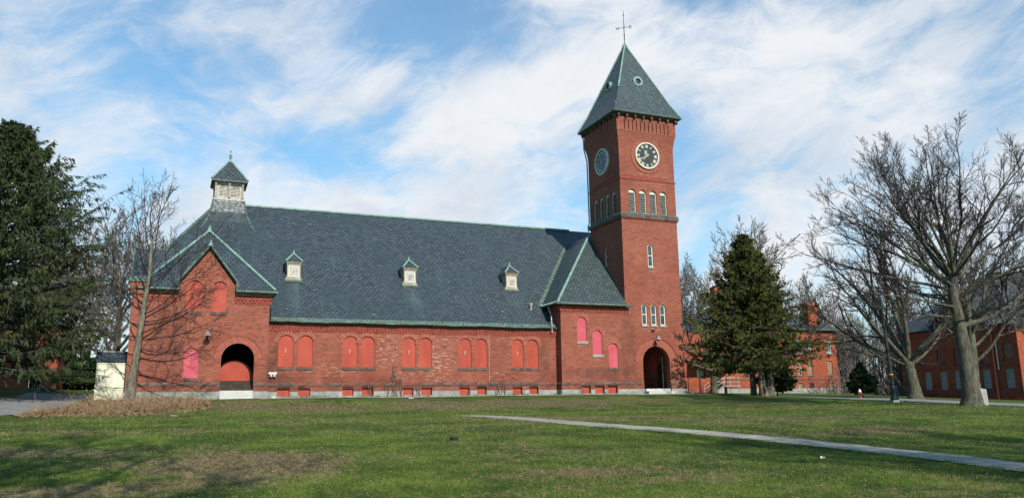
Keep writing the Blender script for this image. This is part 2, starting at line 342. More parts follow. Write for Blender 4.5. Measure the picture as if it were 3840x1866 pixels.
def make_world():
    s = NT('World', world=True); scn.world = s.m
    sky = s.n('ShaderNodeTexSky', sky_type='NISHITA', sun_disc=False); sky.sun_elevation = SUN_EL
    # nishita: rotation 0 puts the sun at +Y, turning clockwise towards +X
    sky.sun_rotation = math.atan2(sv.x, sv.y); sky.air_density = 1.2; sky.dust_density = .6; sky.ozone_density = 2.5
    d = s.vm('NORMALIZE', s.n('ShaderNodeTexCoord').outputs['Generated']); X, Y, Zc = s.sep(d)
    az = s.math('ARCTAN2', X, Y); el = s.math('ARCSINE', Zc)
    ca, sa = math.cos(R(14)), math.sin(R(14))
    qx = s.math('ADD', s.math('MULTIPLY', az, ca), s.math('MULTIPLY', el, sa)); qy = s.math('SUBTRACT', s.math('MULTIPLY', el, ca), s.math('MULTIPLY', az, sa))
    w0 = s.noise(s.comb(az, s.math('MULTIPLY', el, 1.6), 1.7), 2.6, 4, .55)
    q = s.comb(s.math('ADD', s.math('MULTIPLY', qx, 1.5), s.math('MULTIPLY', w0, .45)), s.math('ADD', s.math('MULTIPLY', qy, 3.1), s.math('MULTIPLY', w0, .55)), 0.4)
    n1 = s.noise(q, 2.6, 9, .62, .5); n2 = s.noise(s.comb(s.math('ADD', s.math('MULTIPLY', qx, 2.6), s.math('MULTIPLY', w0, 1.0)), s.math('MULTIPLY', qy, 5.2), 3.3), 4.2, 8, .66, 1.0)
    cov = s.math('ADD', s.math('MULTIPLY', n1, .78), s.math('MULTIPLY', n2, .24))
    ae = s.comb(az, el, 0)
    for (a, e), (ra, re), k in SKY_BLOBS:
        dd = s.vm('LENGTH', s.vm('DIVIDE', s.vm('SUBTRACT', ae, (R(a), R(e), 0)), (R(ra), R(re), 1)))
        cov = s.math('ADD', cov, s.math('MULTIPLY', s.ramp(dd, 0, 1.25, 1, 0), k))
    # clouds kept to the north; unseen sky left clear to dim the ambient light
    daz = s.math('ABSOLUTE', s.math('SUBTRACT', az, R(22))); side = s.math('MULTIPLY', s.ramp(daz, R(42), R(75), 1, 0), s.ramp(el, R(38), R(60), 1, 0))
    m = s.ramp(cov, .36, .66, .17, 1.0); m = s.math('MAXIMUM', m, s.ramp(el, R(-2), R(13), .85, 0)); m = s.math('MULTIPLY', m, s.math('ADD', s.math('MULTIPLY', side, .97), .03))
    shade = s.ramp(s.noise(q, 3.4, 6, .6), .30, .62)
    cloud = s.mix(shade, (.70, .78, .88), (.93, .96, 1.0))
    bg1 = s.n('ShaderNodeBackground'); s.l(s.mix(1.0, sky.outputs[0], (.54, 1.05, 1.20), 'MULTIPLY'), bg1.inputs[0]); bg1.inputs[1].default_value = .118
    bg2 = s.n('ShaderNodeBackground'); s.l(cloud, bg2.inputs[0]); bg2.inputs[1].default_value = .77
    mx = s.n('ShaderNodeMixShader'); s.l(m, mx.inputs[0]); s.l(bg1.outputs[0], mx.inputs[1]); s.l(bg2.outputs[0], mx.inputs[2]); s.l(mx.outputs[0], s.out.inputs[0])
SKY_BLOBS = []   # filled below: ((azimuth, elevation) deg, radii deg, strength)
exec_blobs = [((17.5, 26.0), (12, 3.0), -.17), ((8, 29.0), (18, 4.0), -.14), ((-1, 23.5), (10, 5), -.13), ((-8, 27), (8, 4), .02), ((8, 17.5), (7, 2.4), -.10), ((38, 28), (5, 1.8), -.20), ((33, 19), (5, 3), -.05),
              ((24, 20), (9, 5), .14), ((12, 13), (16, 4), .16), ((48, 20), (13, 6), .16), ((30, 24), (7, 3), .16)]
SKY_BLOBS += exec_blobs
make_world()
scn.view_settings.view_transform = 'Standard'; scn.view_settings.look = 'None'; scn.view_settings.exposure = 0.28; scn.view_settings.gamma = 1

# ---------------------------------------------------------------- terrain
CP = np.array([
 (0,0,0),(12,-12,-.2),(-14,-12,-.2),(30,-10,-.1),(-30,5,-.1),(5,13,0),(-6,16,.1),(16,11,.03),(0,25,.55),(8,24,.55),(16,22,.5),(24,18,.42),(32,13,.4),(45,10,.4),
 (12,35,1.06),(2,36,1.1),(-7,34,1.12),(22,32.5,1.05),(30,29,1.05),(-2.5,44,1.32),(10,44.5,1.28),(20,44.5,1.28),(30,44,1.3),(-12,38,1.28),(-16,30,1.0),
 (-1,51,1.98),(4,51.2,2.12),(10,52.2,2.14),(20,52.2,2.14),(28,52,2.14),(36,52,2.14),(4,58,2.2),(14,60,2.2),(26,60,2.2),(36,58,2.2),(36,80,2.4),(10,80,2.4),
 (-5,57,2.22),(-5,64,2.3),(-9,52,2.02),(-9,62,2.5),(-15,50,2.1),(-12,45,1.75),(-4,77,3.15),(-12,75,3.3),(-20,65,3.0),(-30,60,2.8),(-30,90,2.6),(0,95,2.3),
 (39,31,1.13),(41.8,37.8,1.38),(37,42,1.42),(51.3,44.6,1.52),(50,36,1.15),(61,51,1.5),(50,50,1.66),(42.6,58,2.3),(45,55.5,2.0),(50,66,2.1),(62,62,1.9),(77,78,2.24),(62,86,2.6),(90,60,1.0),(96,66,.9),(75,50,1.1),(65,35,.8),(90,90,2.0),(110,110,2.0),(50,100,2.6),(110,60,.8)], float)
def _phi(r): return np.where(r > 0, r * r * np.log(np.maximum(r, 1e-9)), 0)
_n = len(CP); _A = np.zeros((_n + 3, _n + 3)); _d = np.hypot(CP[:, None, 0] - CP[None, :, 0], CP[:, None, 1] - CP[None, :, 1])
_A[:_n, :_n] = _phi(_d) + np.eye(_n) * 6; _A[:_n, _n] = 1; _A[:_n, _n+1:] = CP[:, :2]; _A[_n, :_n] = 1; _A[_n+1:, :_n] = CP[:, :2].T
_w = np.linalg.solve(_A, np.concatenate([CP[:, 2], [0, 0, 0]]))
def ground(x, y):
    x = np.asarray(x, float); y = np.asarray(y, float); sh = x.shape; x = x.ravel(); y = y.ravel()
    out = np.empty(len(x))
    for i in range(0, len(x), 20000):
        a = x[i:i+20000]; b = y[i:i+20000]; r = np.hypot(a[:, None] - CP[None, :, 0], b[:, None] - CP[None, :, 1])
        out[i:i+20000] = _phi(r) @ _w[:_n] + _w[_n] + a * _w[_n+1] + b * _w[_n+2]
    D = np.hypot(x - 30, y - 45); k = np.clip((D - 75) / 60, 0, 1); k = k * k * (3 - 2 * k)
    out = np.clip(out, -1.5, 3.6) * (1 - k) + .6 * k
    return out.reshape(sh)
def gz(x, y): return float(ground(np.array([x]), np.array([y]))[0])
def axis(lo, hi, step, far):
    a = list(np.arange(lo, hi + .01, step)); s = step
    while a[-1] < far: s *= 1.3; a.append(a[-1] + s)
    s = step
    while a[0] > -far: s *= 1.3; a.insert(0, a[0] - s)
    return np.array(a)
gx = axis(-36, 112, 1.0, 2500); gy = axis(-8, 110, 1.0, 2500)
X, Y = np.meshgrid(gx, gy, indexing='ij'); ZZ = ground(X, Y)
nx, ny = X.shape; I = np.arange(nx * ny).reshape(nx, ny)
F = np.stack([I[:-1, :-1], I[1:, :-1], I[1:, 1:], I[:-1, 1:]], -1).reshape(-1, 4)
tag(link('ground', np_mesh('ground', np.stack([X, Y, ZZ], -1).reshape(-1, 3), F, True), M['lawn']), kind='structure')

def strip(name, pts, width, mat, lift=.03, step=.5, jag=0.04, seed=1, joint=0):
    """a ribbon draped on the terrain; pts centre line, width number or list"""
    rg = np.random.default_rng(seed); P = np.array(pts, float)
    W = np.full(len(P), width) if np.isscalar(width) else np.array(width, float)
    d = np.r_[0, np.cumsum(np.hypot(*np.diff(P, axis=0).T))]; t = np.arange(0, d[-1], step); t = np.r_[t, d[-1]]
    cut = np.array([])
    if joint: cut = np.arange(joint, d[-1], joint); t = np.unique(np.r_[t, cut - .018, cut + .018])
    # smooth the centre line
    x = np.interp(t, d, P[:, 0]); y = np.interp(t, d, P[:, 1]); w = np.interp(t, d, W)
    for _ in range(0 if joint else 12): x[1:-1] = (x[:-2] + 2 * x[1:-1] + x[2:]) / 4; y[1:-1] = (y[:-2] + 2 * y[1:-1] + y[2:]) / 4
    tx = np.gradient(x); ty = np.gradient(y); L = np.hypot(tx, ty); nx_, ny_ = -ty / L, tx / L
    k = 5; cols = np.linspace(-.5, .5, k); V = []
    for c in cols:
        ww = w * c + (rg.normal(0, jag, len(t)) if abs(c) == .5 else 0)
        a, b = x + nx_ * ww, y + ny_ * ww; V.append(np.stack([a, b, ground(a, b) + lift], -1))
    V = np.stack(V, 1); n = len(t); I = np.arange(n * k).reshape(n, k)
    F = np.stack([I[:-1, :-1], I[1:, :-1], I[1:, 1:], I[:-1, 1:]], -1).reshape(-1, 4)
    if joint:
        keep = np.ones((n - 1, k - 1), bool)
        for c in cut: keep[np.argmin(np.abs((t[:-1] + t[1:]) / 2 - c))] = False
        F = F[keep.reshape(-1)]
    V = V.reshape(-1, 3)
    # a skirt so the slab has an edge
    return tag(link(name, np_mesh(name, V, F, True), mat), kind='structure'), (x, y, w)
PATH = strip('path', [(12.6, 36.2), (13.15, 33.2), (13.8, 29.8), (14.5, 27.1), (15.6, 24.5), (16.4, 22.3), (16.95, 20.0), (17.2, 17.8), (17.3, 15.8), (17.3, 14.0), (17.0, 12.0), (16.6, 9)], [1.7, 1.45, 1.4, 1.4, 1.4, 1.4, 1.4, 1.35, 1.35, 1.35, 1.35, 1.35], M['pathmat'], .03, .4, .035, 3, 1.55)
strip('walkway', [(4.5, 51.3), (10, 52.75), (20, 52.95), (30, 52.75), (36, 52.1), (40, 53.2)], [1.2, 1.2, 1.2, 1.2, 1.7, 2.2], M['pathmat'], .03, .5, .03, 4)
strip('road', [(40, 10), (42.5, 20), (44.6, 29), (46, 37), (46.3, 45), (45.5, 52), (43.2, 59), (41, 66)], 6.6, M['asphalt'], .04, .7, .06, 5)
strip('driveway', [(-22, 33), (-15, 36.5), (-9.6, 42.5), (-7.4, 49), (-7.4, 58), (-8.2, 68)], [6, 5.6, 5.0, 4.4, 4.2, 4], M['asphalt'], .04, .7, .08, 6)
strip('side_road', [(-9.3, 55.5), (-14, 58), (-26, 60)], [4.5, 6, 6], M['asphalt'], .036, .7, .08, 7)

# ================================================================ THE HALL
UT, VT, UT1, VT1 = 32.18, 54.01, 37.45, 59.28      # tower
VN, VW, UA = 54.82, 52.74, 26.48                   # nave wall, pavilion wall, stair bay side
U0, U1 = -2.9, 5.10                                # pavilion
G0 = 1.2
hall = thing('brick_hall', (0, 0, 0), 0, 'long red brick hall with slate roof, square clock tower and boarded-up windows', 'hall')
def voussoirs(mb, pl, c, zs, r0, r1, n, d, a0=0, a1=math.pi, rise=1.0):
    for i in range(n):
        x0 = a0 + (a1 - a0) * (i + .08) / n; x1 = a0 + (a1 - a0) * (i + .92) / n; dd = d + (.004 if i % 2 else 0)
        pl.prism(mb, [(c + r * math.cos(a), zs + r * rise * math.sin(a)) for r, a in ((r0, x0), (r1, x0), (r1, x1), (r0, x1))], -.03, dd)
def board_window(pl, s0, s1, z0, z1, mat, parent, n=13, hook=False, sill='stone', lab=None, d=-.07, ring=.30, prd=.014):
    b = MB(); pl.prism(b, arch_poly(s0 - .01, s1 + .01, z0 - .01, z1 + .01), d - .03, d); o = b.build('window_board', mat, parent, lab)
    m = MB(); c = (s0 + s1) / 2; r = (s1 - s0) / 2; voussoirs(m, pl, c, z1 - r, r + .005, r + ring, n, prd); m.build('arch_surround', M['voussoir'], parent)
    m = MB(); pl.box(m, s0 - .06, s1 + .06, z0 - .2, z0 - .005, -.3, .05); m.build('window_sill', M[sill], parent)
    if hook:
        m = MB(); zc = z0 + (z1 - z0) * .5; m.tube([pl.pt(c-.03, zc-.14, d), pl.pt(c-.03, zc-.12, d+.06), pl.pt(c-.02, zc+.10, d+.07), pl.pt(c+.04, zc+.12, d+.03)], .022, 5); m.build('hook', M['cream'], o)
    return o
def rect_board(pl, s0, s1, z0, z1, mat, parent, d=-.16, lab=None):
    b = MB(); pl.box(b, s0 - .02, s1 + .02, z0 - .02, z1 + .02, d - .03, d); return b.build('basement_board', mat, parent, lab)
def cornice(pl, s0, s1, z0, z1, parent, pitch=.21, steps=3, name='cornice'):
    """corbelled courses with a row of dentils between z0 and z1"""
    m = MB(); h = z1 - z0
    pl.box(m, s0, s1, z0, z0 + h * .12, -.02, .035)
    pl.box(m, s0, s1, z0 + h * .12, z0 + h * .42, -.02, .02)
    n = int((s1 - s0) / pitch)
    for i in range(n):
        a = s0 + (i + .2) * (s1 - s0) / n; pl.box(m, a, a + (s1 - s0) / n * .6, z0 + h * .16, z0 + h * .41, .018, .085)
    pl.box(m, s0, s1, z0 + h * .42, z0 + h * .54, -.02, .10); pl.box(m, s0, s1, z0 + h * .54, z0 + h * .78, -.02, .125); pl.box(m, s0, s1, z0 + h * .80, z1, -.02, .16)
    return m.build(name, M['dentil'], parent)
def gutter(pts, parent, r=.075, mat='gutter', strap=True, name='gutter'):
    m = MB(); m.tube(pts, r, 8)
    o = m.build(name, M[mat], parent, smooth=True)
    return o
def rough_band(pl, s0, s1, z0, z1, parent, d=.07, seed=0, mats=('stone', 'redstone')):
    """rock-faced stones of uneven length and projection"""
    rg = random.Random(seed); s = s0
    while s < s1 - .05:
        L = min(rg.uniform(.7, 1.7), s1 - s)
        if s1 - s - L < .4: L = s1 - s
        m = MB(); mat = mats[0 if rg.random() < .6 else 1]; dd = d + rg.uniform(-.02, .035)
        n = 5
        vs = []
        for j in range(3):
            for i in range(n):
                edge = i in (0, n-1) or j in (0, 2)
                vs.append(pl.pt(s + .008 + (L - .016) * i / (n - 1), z0 + .006 + (z1 - z0 - .012) * j / 2, dd * (.55 if edge else 1) + (0 if edge else rg.uniform(-.02, .02))))
        m.add(vs, [(j*n+i, j*n+i+1, (j+1)*n+i+1, (j+1)*n+i) for j in range(2) for i in range(n - 1)])
        pl.box(m, s + .008, s + L - .008, z0 + .006, z1 - .006, -.05, dd * .55 - .001)
        m.build('band_stone', M[mat], parent); s += L
def base_courses(pl, s0, s1, holes, parent, seed, hs=2.6, hb=2.88, ht=3.17, proud=.07, bandcuts=()):
    """granite plinth, brick course and rock-faced band; holes are the basement openings (s0,s1)"""
    hp = [rect_poly(a, b, 2.30, 2.80) for a, b in holes]
    # plinth pieces between the openings
    m = MB(); e = [s0] + [x for h in holes for x in h] + [s1]
    for i in range(0, len(e), 2):
        a, b = e[i], e[i+1]; s = a; rg = random.Random(seed + i)
        while s < b - .02:
            L = min(rg.uniform(.9, 2.2), b - s)
            if b - s - L < .35: L = b - s
            pl.box(m, s + .004, s + L - .004, G0, hs - rg.uniform(0, .012), -.02, proud + .03); s += L
    for a, b in holes: pl.box(m, a + .002, b - .002, G0, 2.29, -.02, proud)
    m.build('plinth', M['concrete'], parent)
    for i in range(0, len(e), 2): m = MB(); pl.box(m, e[i], e[i+1], hs + .003, hb, -.02, proud); m.build('base_brick', M['brick'], parent)
    rough_band(pl, s0, s1, hb + .003, ht, parent, proud + .03, seed)

# ---- nave front
pn = front(VN)
NW = [(5.97,6.95),(7.25,8.22),(10.23,11.25),(11.44,12.45),(14.41,15.40),(15.63,16.59),(18.61,19.58),(19.83,20.81),(22.77,23.74),(23.98,24.95)]
NB = [(5.99,6.79),(7.34,8.13),(10.26,11.01),(11.58,12.36),(14.46,15.21),(15.78,16.58),(18.62,19.40),(19.97,20.71),(22.77,23.54),(24.11,24.85)]
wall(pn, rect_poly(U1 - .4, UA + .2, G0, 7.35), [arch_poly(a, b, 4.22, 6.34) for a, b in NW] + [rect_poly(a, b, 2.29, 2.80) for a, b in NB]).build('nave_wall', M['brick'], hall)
for i, (a, b) in enumerate(NW): board_window(pn, a, b, 4.22, 6.34, M['board'], hall, hook=(i % 2 == 0), prd=.014 + .010 * (i % 2))
for a, b in NB: rect_board(pn, a, b, 2.30, 2.80, M['board'], hall)
base_courses(pn, U1, UA, NB, hall, 11)
cornice(pn, U1, UA - .0, 6.58, 7.16, hall, name='nave_cornice')
m = MB(); m.box((U1 + .02, 54.42, 7.18), (UA - .35, 54.74, 7.24)); m.build('soffit', M['gutter'], hall)
m = MB()
for i in range(60):   # gutter in short lengths, sagging a little
    a = U1 + .12 + i * .342; b = a + .342; za = 7.22 + .018 * math.sin(a * 1.3) + .01 * math.sin(a * 4.1)
    if b > UA - .3: b = UA - .3
    m.add(*MB().tube([(a, 54.42, za), (b, 54.42, za + .004)], .078, 8).__dict__.values())
m.build('nave_gutter', M['copperd'], hall, smooth=False)
m = MB()
m.slab([(U1, 54.44, 7.27), (UA - .2, 54.44, 7.27), (UA - .2, 54.70, 7.50), (U1, 54.70, 7.50)], .02)
m.build('eaves_flashing', M['copperd'], hall)
for i in range(27): a = U1 + .5 + i * .78; MB().box((a, 54.36, 7.26), (a + .03, 54.60, 7.42)).build('gutter_strap', M['copper'], hall)
for u in (10.02, 20.95):
    m = MB(); m.tube([(u, VN - .03, 3.2), (u, VN - .03, 6.6)], .016, 6); m.build('conduit', M['voussoir'] if u < 12 else M['weather'], hall)
# twin flood lamp by the pavilion corner
fl = MB().box((5.40, VN - .12, 3.74), (5.92, VN, 3.86)).build('flood_lamp', M['white'], hall)
for x in (5.55, 5.77): MB().tube([(x, VN - .12, 3.70), (x, VN - .26, 3.64)], [.05, .085], 10).build('lamp_head', M['white'], fl)
# climbing dead vines
rg = random.Random(5); m = MB()
for (x0, hgt, sp) in ((13.8, 2.6, .7), (13.3, 1.3, .9), (12.2, 1.2, .7), (15.6, .8, .5), (21.6, .9, .5), (22.0, 1.0, .5), (14.2, 1.9, .6), (28.0, .7, .4)):
    vv = VN if x0 < 26 else VT
    for k in range(5):
        x = x0 + rg.uniform(-.2, .2); z = 2.15; pts = [(x, vv - .16, z)]
        while z < 2.2 + hgt * rg.uniform(.7, 1): x += rg.uniform(-.12, .12) * sp; z += .16; pts.append((x, vv - .12 - rg.uniform(0, .04), z))
        if len(pts) > 2: m.tube(pts, [.016] * (len(pts) - 1) + [.006], 4)
tag(m.build('climbing_vine', M['barkr']), 'leafless vines and dead weeds climbing the foot of the brick hall wall', 'vine', kind='stuff')

# ---- nave roof
RV, RZ = 65.45, 17.55
def nz(v): return 7.15 + (RZ - 7.15) * (v - 54.5) / (RV - 54.5)
m = MB(); e0 = 54.5
hipA = (U0 - .1, 58.0, nz(58.0)); top = (1.9, RV, RZ); te = (33.2, RV, RZ)
m.slab([(U0 + .3, e0, nz(e0)), (39.5, e0 + 6, nz(e0 + 6)), te, top, hipA, (U0 + .3, 57, nz(57))][0:1] + [(31.9, e0, nz(e0)), (31.9, RV, RZ), top, hipA, (U0 + .1, 56, nz(56))], .10)
m.slab([(31.9, 59.5, nz(59.5)), (36.5, 59.5, nz(59.5)), (36.5, RV, RZ), (31.9, RV, RZ)], .10)
m.slab([(36.5, 59.4, nz(59.4)), (40.2, 59.4, 9.6), (40.2, 71.5, 9.6), (36.5, 71.5, nz(59.4)), (36.5, RV, RZ)][0:3] + [(36.5, RV, RZ)], .10)
m.slab([(36.5, RV, RZ), (40.2, 71.5, 9.6), (36.5, 76.4, 7.15)], .1)
m.slab([(U0 - .1, 76.4, 7.15), (36.5, 76.4, 7.15), (36.5, RV, RZ), top], .10)
m.slab([hipA, top, (U0 - .1, 76.4, 7.15), (U0 - .1, 60, 9.9)], .10)
m.build('nave_roof', M['slate'], hall)
m = MB(); m.tube([(3.9, RV - .02, RZ + .03), (UT + 1, RV - .02, RZ + .03)], .10, 6); m.build('ridge_cap', M['copper'], hall)
m = MB(); m.tube([hipA, (-1.35, 60.35, nz(60.35) + .04), (1.8, 65.2, 17.35)], .12, 6); m.build('hip_flashing', M['copperd'], hall)
m = MB(); m.box((U0 + .3, 57, G0), (U0 + .6, 76, 10)); m.box((U0 + .3, 75.6, G0), (39.8, 76, 7.2)); m.box((39.5, 59.6, G0), (39.8, 75.6, 9)); m.box((37, 59.35, G0), (39.8, 59.6, 9)); m.build('rear_wall', M['brick'], hall)
rs = random.Random(44)
for k in range(46):   # slipped and lifted slates
    u = rs.uniform(5.6, 31); v = 55 + (RV - 55.6) * rs.random() ** 1.4
    if u > 25.5 and v < 64: continue
    a = rs.uniform(-.25, .25); w = rs.uniform(.2, .32); h = rs.uniform(.12, .22); P0 = np.array([u, v, nz(v) + .035]); du = np.array([1, 0, 0]) * math.cos(a) + np.array([0, .725, .689]) * math.sin(a); dv = np.array([0, .725, .689]) * math.cos(a) - np.array([1, 0, 0]) * math.sin(a)
    MB().slab([P0, P0 + du * w, P0 + du * w + dv * h, P0 + dv * h], .012).build('slipped_slate', M['slipslate'], hall)
# vent pipe near the valley
vp = MB().tube([(25.0, 56.2, 8.7), (25.0, 56.15, 9.15)], .07, 8); vp.tube([(25.0, 56.15, 9.15), (25.0, 56.1, 9.25)], [.13, .10], 8); vp.build('roof_vent', M['weather'], hall, 'small pipe vent low on the roof')

# ---- dormers
def make_dormer(u, closed):
    o = bpy.data.objects.new('dormer', None); COL.objects.link(o); o.parent = hall; o.empty_display_size = .3
    vf = 58.05; w = .47
    o.location = (u, vf, 10.57)
    m = MB(); zt = 1.15
    prof = [(w + .12, 0), (w + .03, .18), (w - .01, .4), (w, .75), (w + .01, zt)]
    poly = [(-a, b) for a, b in prof] + [(a, b) for a, b in prof[::-1]]
    pl = Plane((0, 0, 0), (1, 0, 0), (0, -1, 0))
    pl.prism(m, poly, -1.5, 0); m.build('dormer_body', M['bronze'], o)
    m = MB(); pl.box(m, -w-.04, w+.04, zt+.003, zt+.09, -1.5, .06); pl.box(m, -w-.11, w+.11, zt+.092, zt+.17, -1.6, .13); pl.box(m, -w-.02, w+.02, zt-.1, zt, 0.0, .03); m.build('dormer_cornice', M['bronze'], o)
    e = w + .14; ze = zt + .17; za = ze + .62; ya = .45
    m = MB(); m.slab([(-e, -.16, ze), (e, -.16, ze), (0, ya, za)], .03); m.slab([(e, -.16, ze), (e, 1.9, ze), (0, 1.9, za), (0, ya, za)], .03); m.slab([(-e, 1.9, ze), (-e, -.16, ze), (0, ya, za), (0, 1.9, za)], .03); m.build('dormer_roof', M['slate'], o)
    m = MB()
    for sx in (-1, 1): m.tube([(sx*(e+.01), -.18, ze+.01), (sx*.02, ya-.02, za+.03)], .07, 6)
    m.tube([(0, ya, za+.02), (0, 2.0, za+.02)], .05, 6); m.lathe([(.16, -.03), (.09, .08), (.06, .16), (.07, .30)], (0, ya - .05, za + .0), 8); m.build('dormer_hips', M['copper'], o)
    m = MB(); pl.box(m, -w+.09, -w+.16, .2, zt-.12, 0, .03); pl.box(m, w-.16, w-.09, .2, zt-.12, 0, .03); pl.box(m, -w+.16, w-.16, zt-.19, zt-.12, 0, .03); pl.box(m, -w+.16, w-.16, .2, .27, 0, .03)
    fr = m.build('window_frame', M['cream'], o)
    m = MB(); pl.box(m, -w+.161, w-.161, .271, zt-.191, 0, .012); m.build('pane', M['weather'], fr)
    if not closed:
        m = MB(); pl.prism(m, arch_poly(-.14, .14, .36, .82), .012, .02); m.build('panel_arch', M['louver'], fr)
    m = MB()
    for i in range(9): x = -.55 + i * .125; m.box((x, -.13 + rnd.uniform(-.02, .02), -.16), (x + .08, -.02, -.05 + rnd.uniform(-.03, .02)))
    m.slab([(-.62, -.20, -.17), (.62, -.20, -.17), (.62, .06, .07), (-.62, .06, .07)], .02)
    m.build('apron_flashing', M['copperd'], o)
for u, c in ((7.17, True), (15.79, False), (24.17, False)): make_dormer(u, c)

# ---- stair bay (annexe) beside the tower
pa = front(VT)
PK = [(27.87, 28.68, 6.22, 8.07), (29.17, 30.0, 5.22, 7.08), (30.54, 31.37, 4.24, 6.10)]
AB = [(28.04, 28.84), (29.20, 30.01), (30.32, 31.17)]
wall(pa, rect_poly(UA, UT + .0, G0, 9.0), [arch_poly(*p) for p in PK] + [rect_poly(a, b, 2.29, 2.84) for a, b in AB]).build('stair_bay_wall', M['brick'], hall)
for p in PK: board_window(pa, *p, M['pink'], hall, n=11, sill='concrete' if p[0] < 29.5 else 'stone', lab='pink window board stepping down towards the tower door', ring=.33)
for a, b in AB: rect_board(pa, a, b, 2.30, 2.84, M['board'], hall)
base_courses(pa, UA - .06, 33.58, AB, hall, 31)
cornice(pa, UA, UT + .25, 8.42, 8.98, hall, name='stair_bay_cornice')
pal = left(UA)
wall(pal, rect_poly(VT + .35, 56.8, G0, 9.0), [arch_poly(54.70, 55.50, 4.29, 5.57)]).build('stair_bay_side_wall', M['brick'], hall)
board_window(pal, 54.70, 55.50, 4.29, 5.57, M['board'], hall, n=9, sill='stone')
base_courses(pal, VT, VN, [], hall, 41)
cornice(pal, VT - .12, VN + 1.2, 8.42, 8.98, hall, name='stair_bay_cornice')
ez = 9.06
m = MB()
m.slab([(26.1, 53.66, ez), (UT, 53.66, ez), (UT, 59.64, 15.81)], .07)
m.slab([(26.1, 53.66, ez), (UT, 59.64, 15.81), (UT, 66.0, 15.81), (26.1, 59.0, ez)], .07)
m.slab([(UT, 59.3, 15.3), (UT + 3, 59.3, 13), (UT + 3, 66, 13), (UT, 66.0, 15.81)], .07)
m.build('stair_bay_roof', M['slate2'], hall)
m = MB(); m.tube([(26.05, 53.6, ez + .03), (UT - .02, 59.58, 15.87)], [.11, .10], 6); m.build('hip_flashing', M['copper'], hall)
m = MB()
for i in range(26):   # soaker pieces up the valley
    t = i / 26; v = 56.5 + 7.1 * t; z = nz(v) + .06; u = 26.1 + (z - ez) / 1.112
    m.slab([(u - .28, v + .03, z - .01), (u + .02, v + .0, z + .05), (u + .10, v + .28, z + .30), (u - .22, v + .3, z + .28)], .02)
m.build('valley_flashing', M['copperd'], hall)
m = MB(); m.tube([(26.02, 53.56, ez - .04), (32.45, 53.56, ez - .04)], .085, 8); m.tube([(26.02, 53.50, ez - .04), (26.02, 56.7, ez - .04)], .085, 8); m.build('stair_bay_gutter', M['gutter'], hall)
m = MB()
for i in range(9): m.box((26.3 + i * .72, 53.5, ez + .02), (26.33 + i * .72, 53.8, ez + .12))
for i in range(5): m.box((25.95, 53.9 + i * .6, ez + .02), (26.25, 53.93 + i * .6, ez + .14))
m.build('gutter_straps', M['copper'], hall)
m = MB(); m.tube([(26.05, 55.3, ez - .1), (26.02, 54.7, 8.2), (25.98, 54.5, 7.3), (25.98, 54.5, 6.9)], .045, 8); m.build('downspout', M['weather'], hall)
m = MB(); m.tube([(32.1, 53.9, 9.0), (32.1, 53.95, 8.55)], .04, 8); m.build('downspout', M['gutter'], hall)

# ---- tower walls
pf, pl_, pr_, pb = front(VT), left(UT), right(UT1), back(VT1)
TB = [(32.94, 33.60), (33.94, 34.60), (34.94, 35.60), (35.93, 36.58)]
TBL = [(v0, v0 + .62) for v0 in (54.92, 55.94, 56.96, 57.98)]
TW = [(33.68, 34.17), (34.52, 35.05), (35.37, 35.89)]
ARC = (33.58, 36.06)
ZF = 22.3
wall(pf, rect_poly(UT, UT1, G0, ZF), [arch_poly(a, b, 16.68, 18.72) for a, b in TB] + [arch_poly(a, b, 7.59, 9.27) for a, b in TW] + [arch_poly(34.49, 34.99, 12.31, 14.18), arch_poly(*ARC, G0 + .3, 5.93)], .45).build('tower_front_wall', M['brick'], hall)
wall(pl_, rect_poly(VT + .45, VT1, G0, ZF), [arch_poly(a, b, 16.68, 18.72) for a, b in TBL] + [arch_poly(56.55, 57.0, 12.7, 14.25)], .45).build('tower_side_wall', M['brick'], hall)
m = MB(); wall(pr_, rect_poly(VT + .45, VT1, G0, ZF), [], .45, mb=m); wall(pb, rect_poly(UT + .45, UT1 - .45, G0, ZF), [], .45, mb=m); m.build('tower_rear_wall', M['brick'], hall)
m = MB(); m.box((UT + .5, VT + .5, 15.9), (UT1 - .5, VT1 - .5, 16.1)); m.box((UT + .5, VT + .5, 6.5), (UT1 - .5, VT1 - .5, 6.7)); m.box((UT + .5, VT + .5, 20), (UT1 - .5, VT1 - .5, 20.2)); m.build('tower_floors', M['interior'], hall)
# flared head of the tower with recessed slots
prof = [(ZF, 0), (22.7, .03), (23.1, .09), (23.5, .18), (23.62, .22)]
m = MB()
for (za, ea), (zb, eb) in zip(prof[:-1], prof[1:]):
    A = [(UT - ea, VT - ea, za), (UT1 + ea, VT - ea, za), (UT1 + ea, VT1 + ea, za), (UT - ea, VT1 + ea, za)]
    B = [(UT - eb, VT - eb, zb), (UT1 + eb, VT - eb, zb), (UT1 + eb, VT1 + eb, zb), (UT - eb, VT1 + eb, zb)]
    m.add(A + B, [(0,1,5,4),(1,2,6,5),(2,3,7,6),(3,0,4,7)])
E1 = .22
for pp, a, b in ((front(VT - E1), UT - E1, UT1 + E1), (left(UT - E1), VT - E1 + .16, VT1 + E1), (right(UT1 + E1), VT - E1 + .16, VT1 + E1), (back(VT1 + E1), UT - E1 + .16, UT1 + E1 - .16)):
    c = (UT + UT1) / 2 if abs(pp.A[0]) > .5 else (VT + VT1) / 2; n = 12
    slots = [rect_poly(c - 2.15 + i * .385, c - 2.15 + i * .385 + .075, 23.68, 24.56) for i in range(n)]
    wall(pp, rect_poly(a, b, 23.62, 24.98), slots, .16, mb=m)
m.box((UT - .04, VT - .04, 23.62), (UT1 + .04, VT1 + .04, 24.97))
m.build('tower_head', M['brick'], hall)
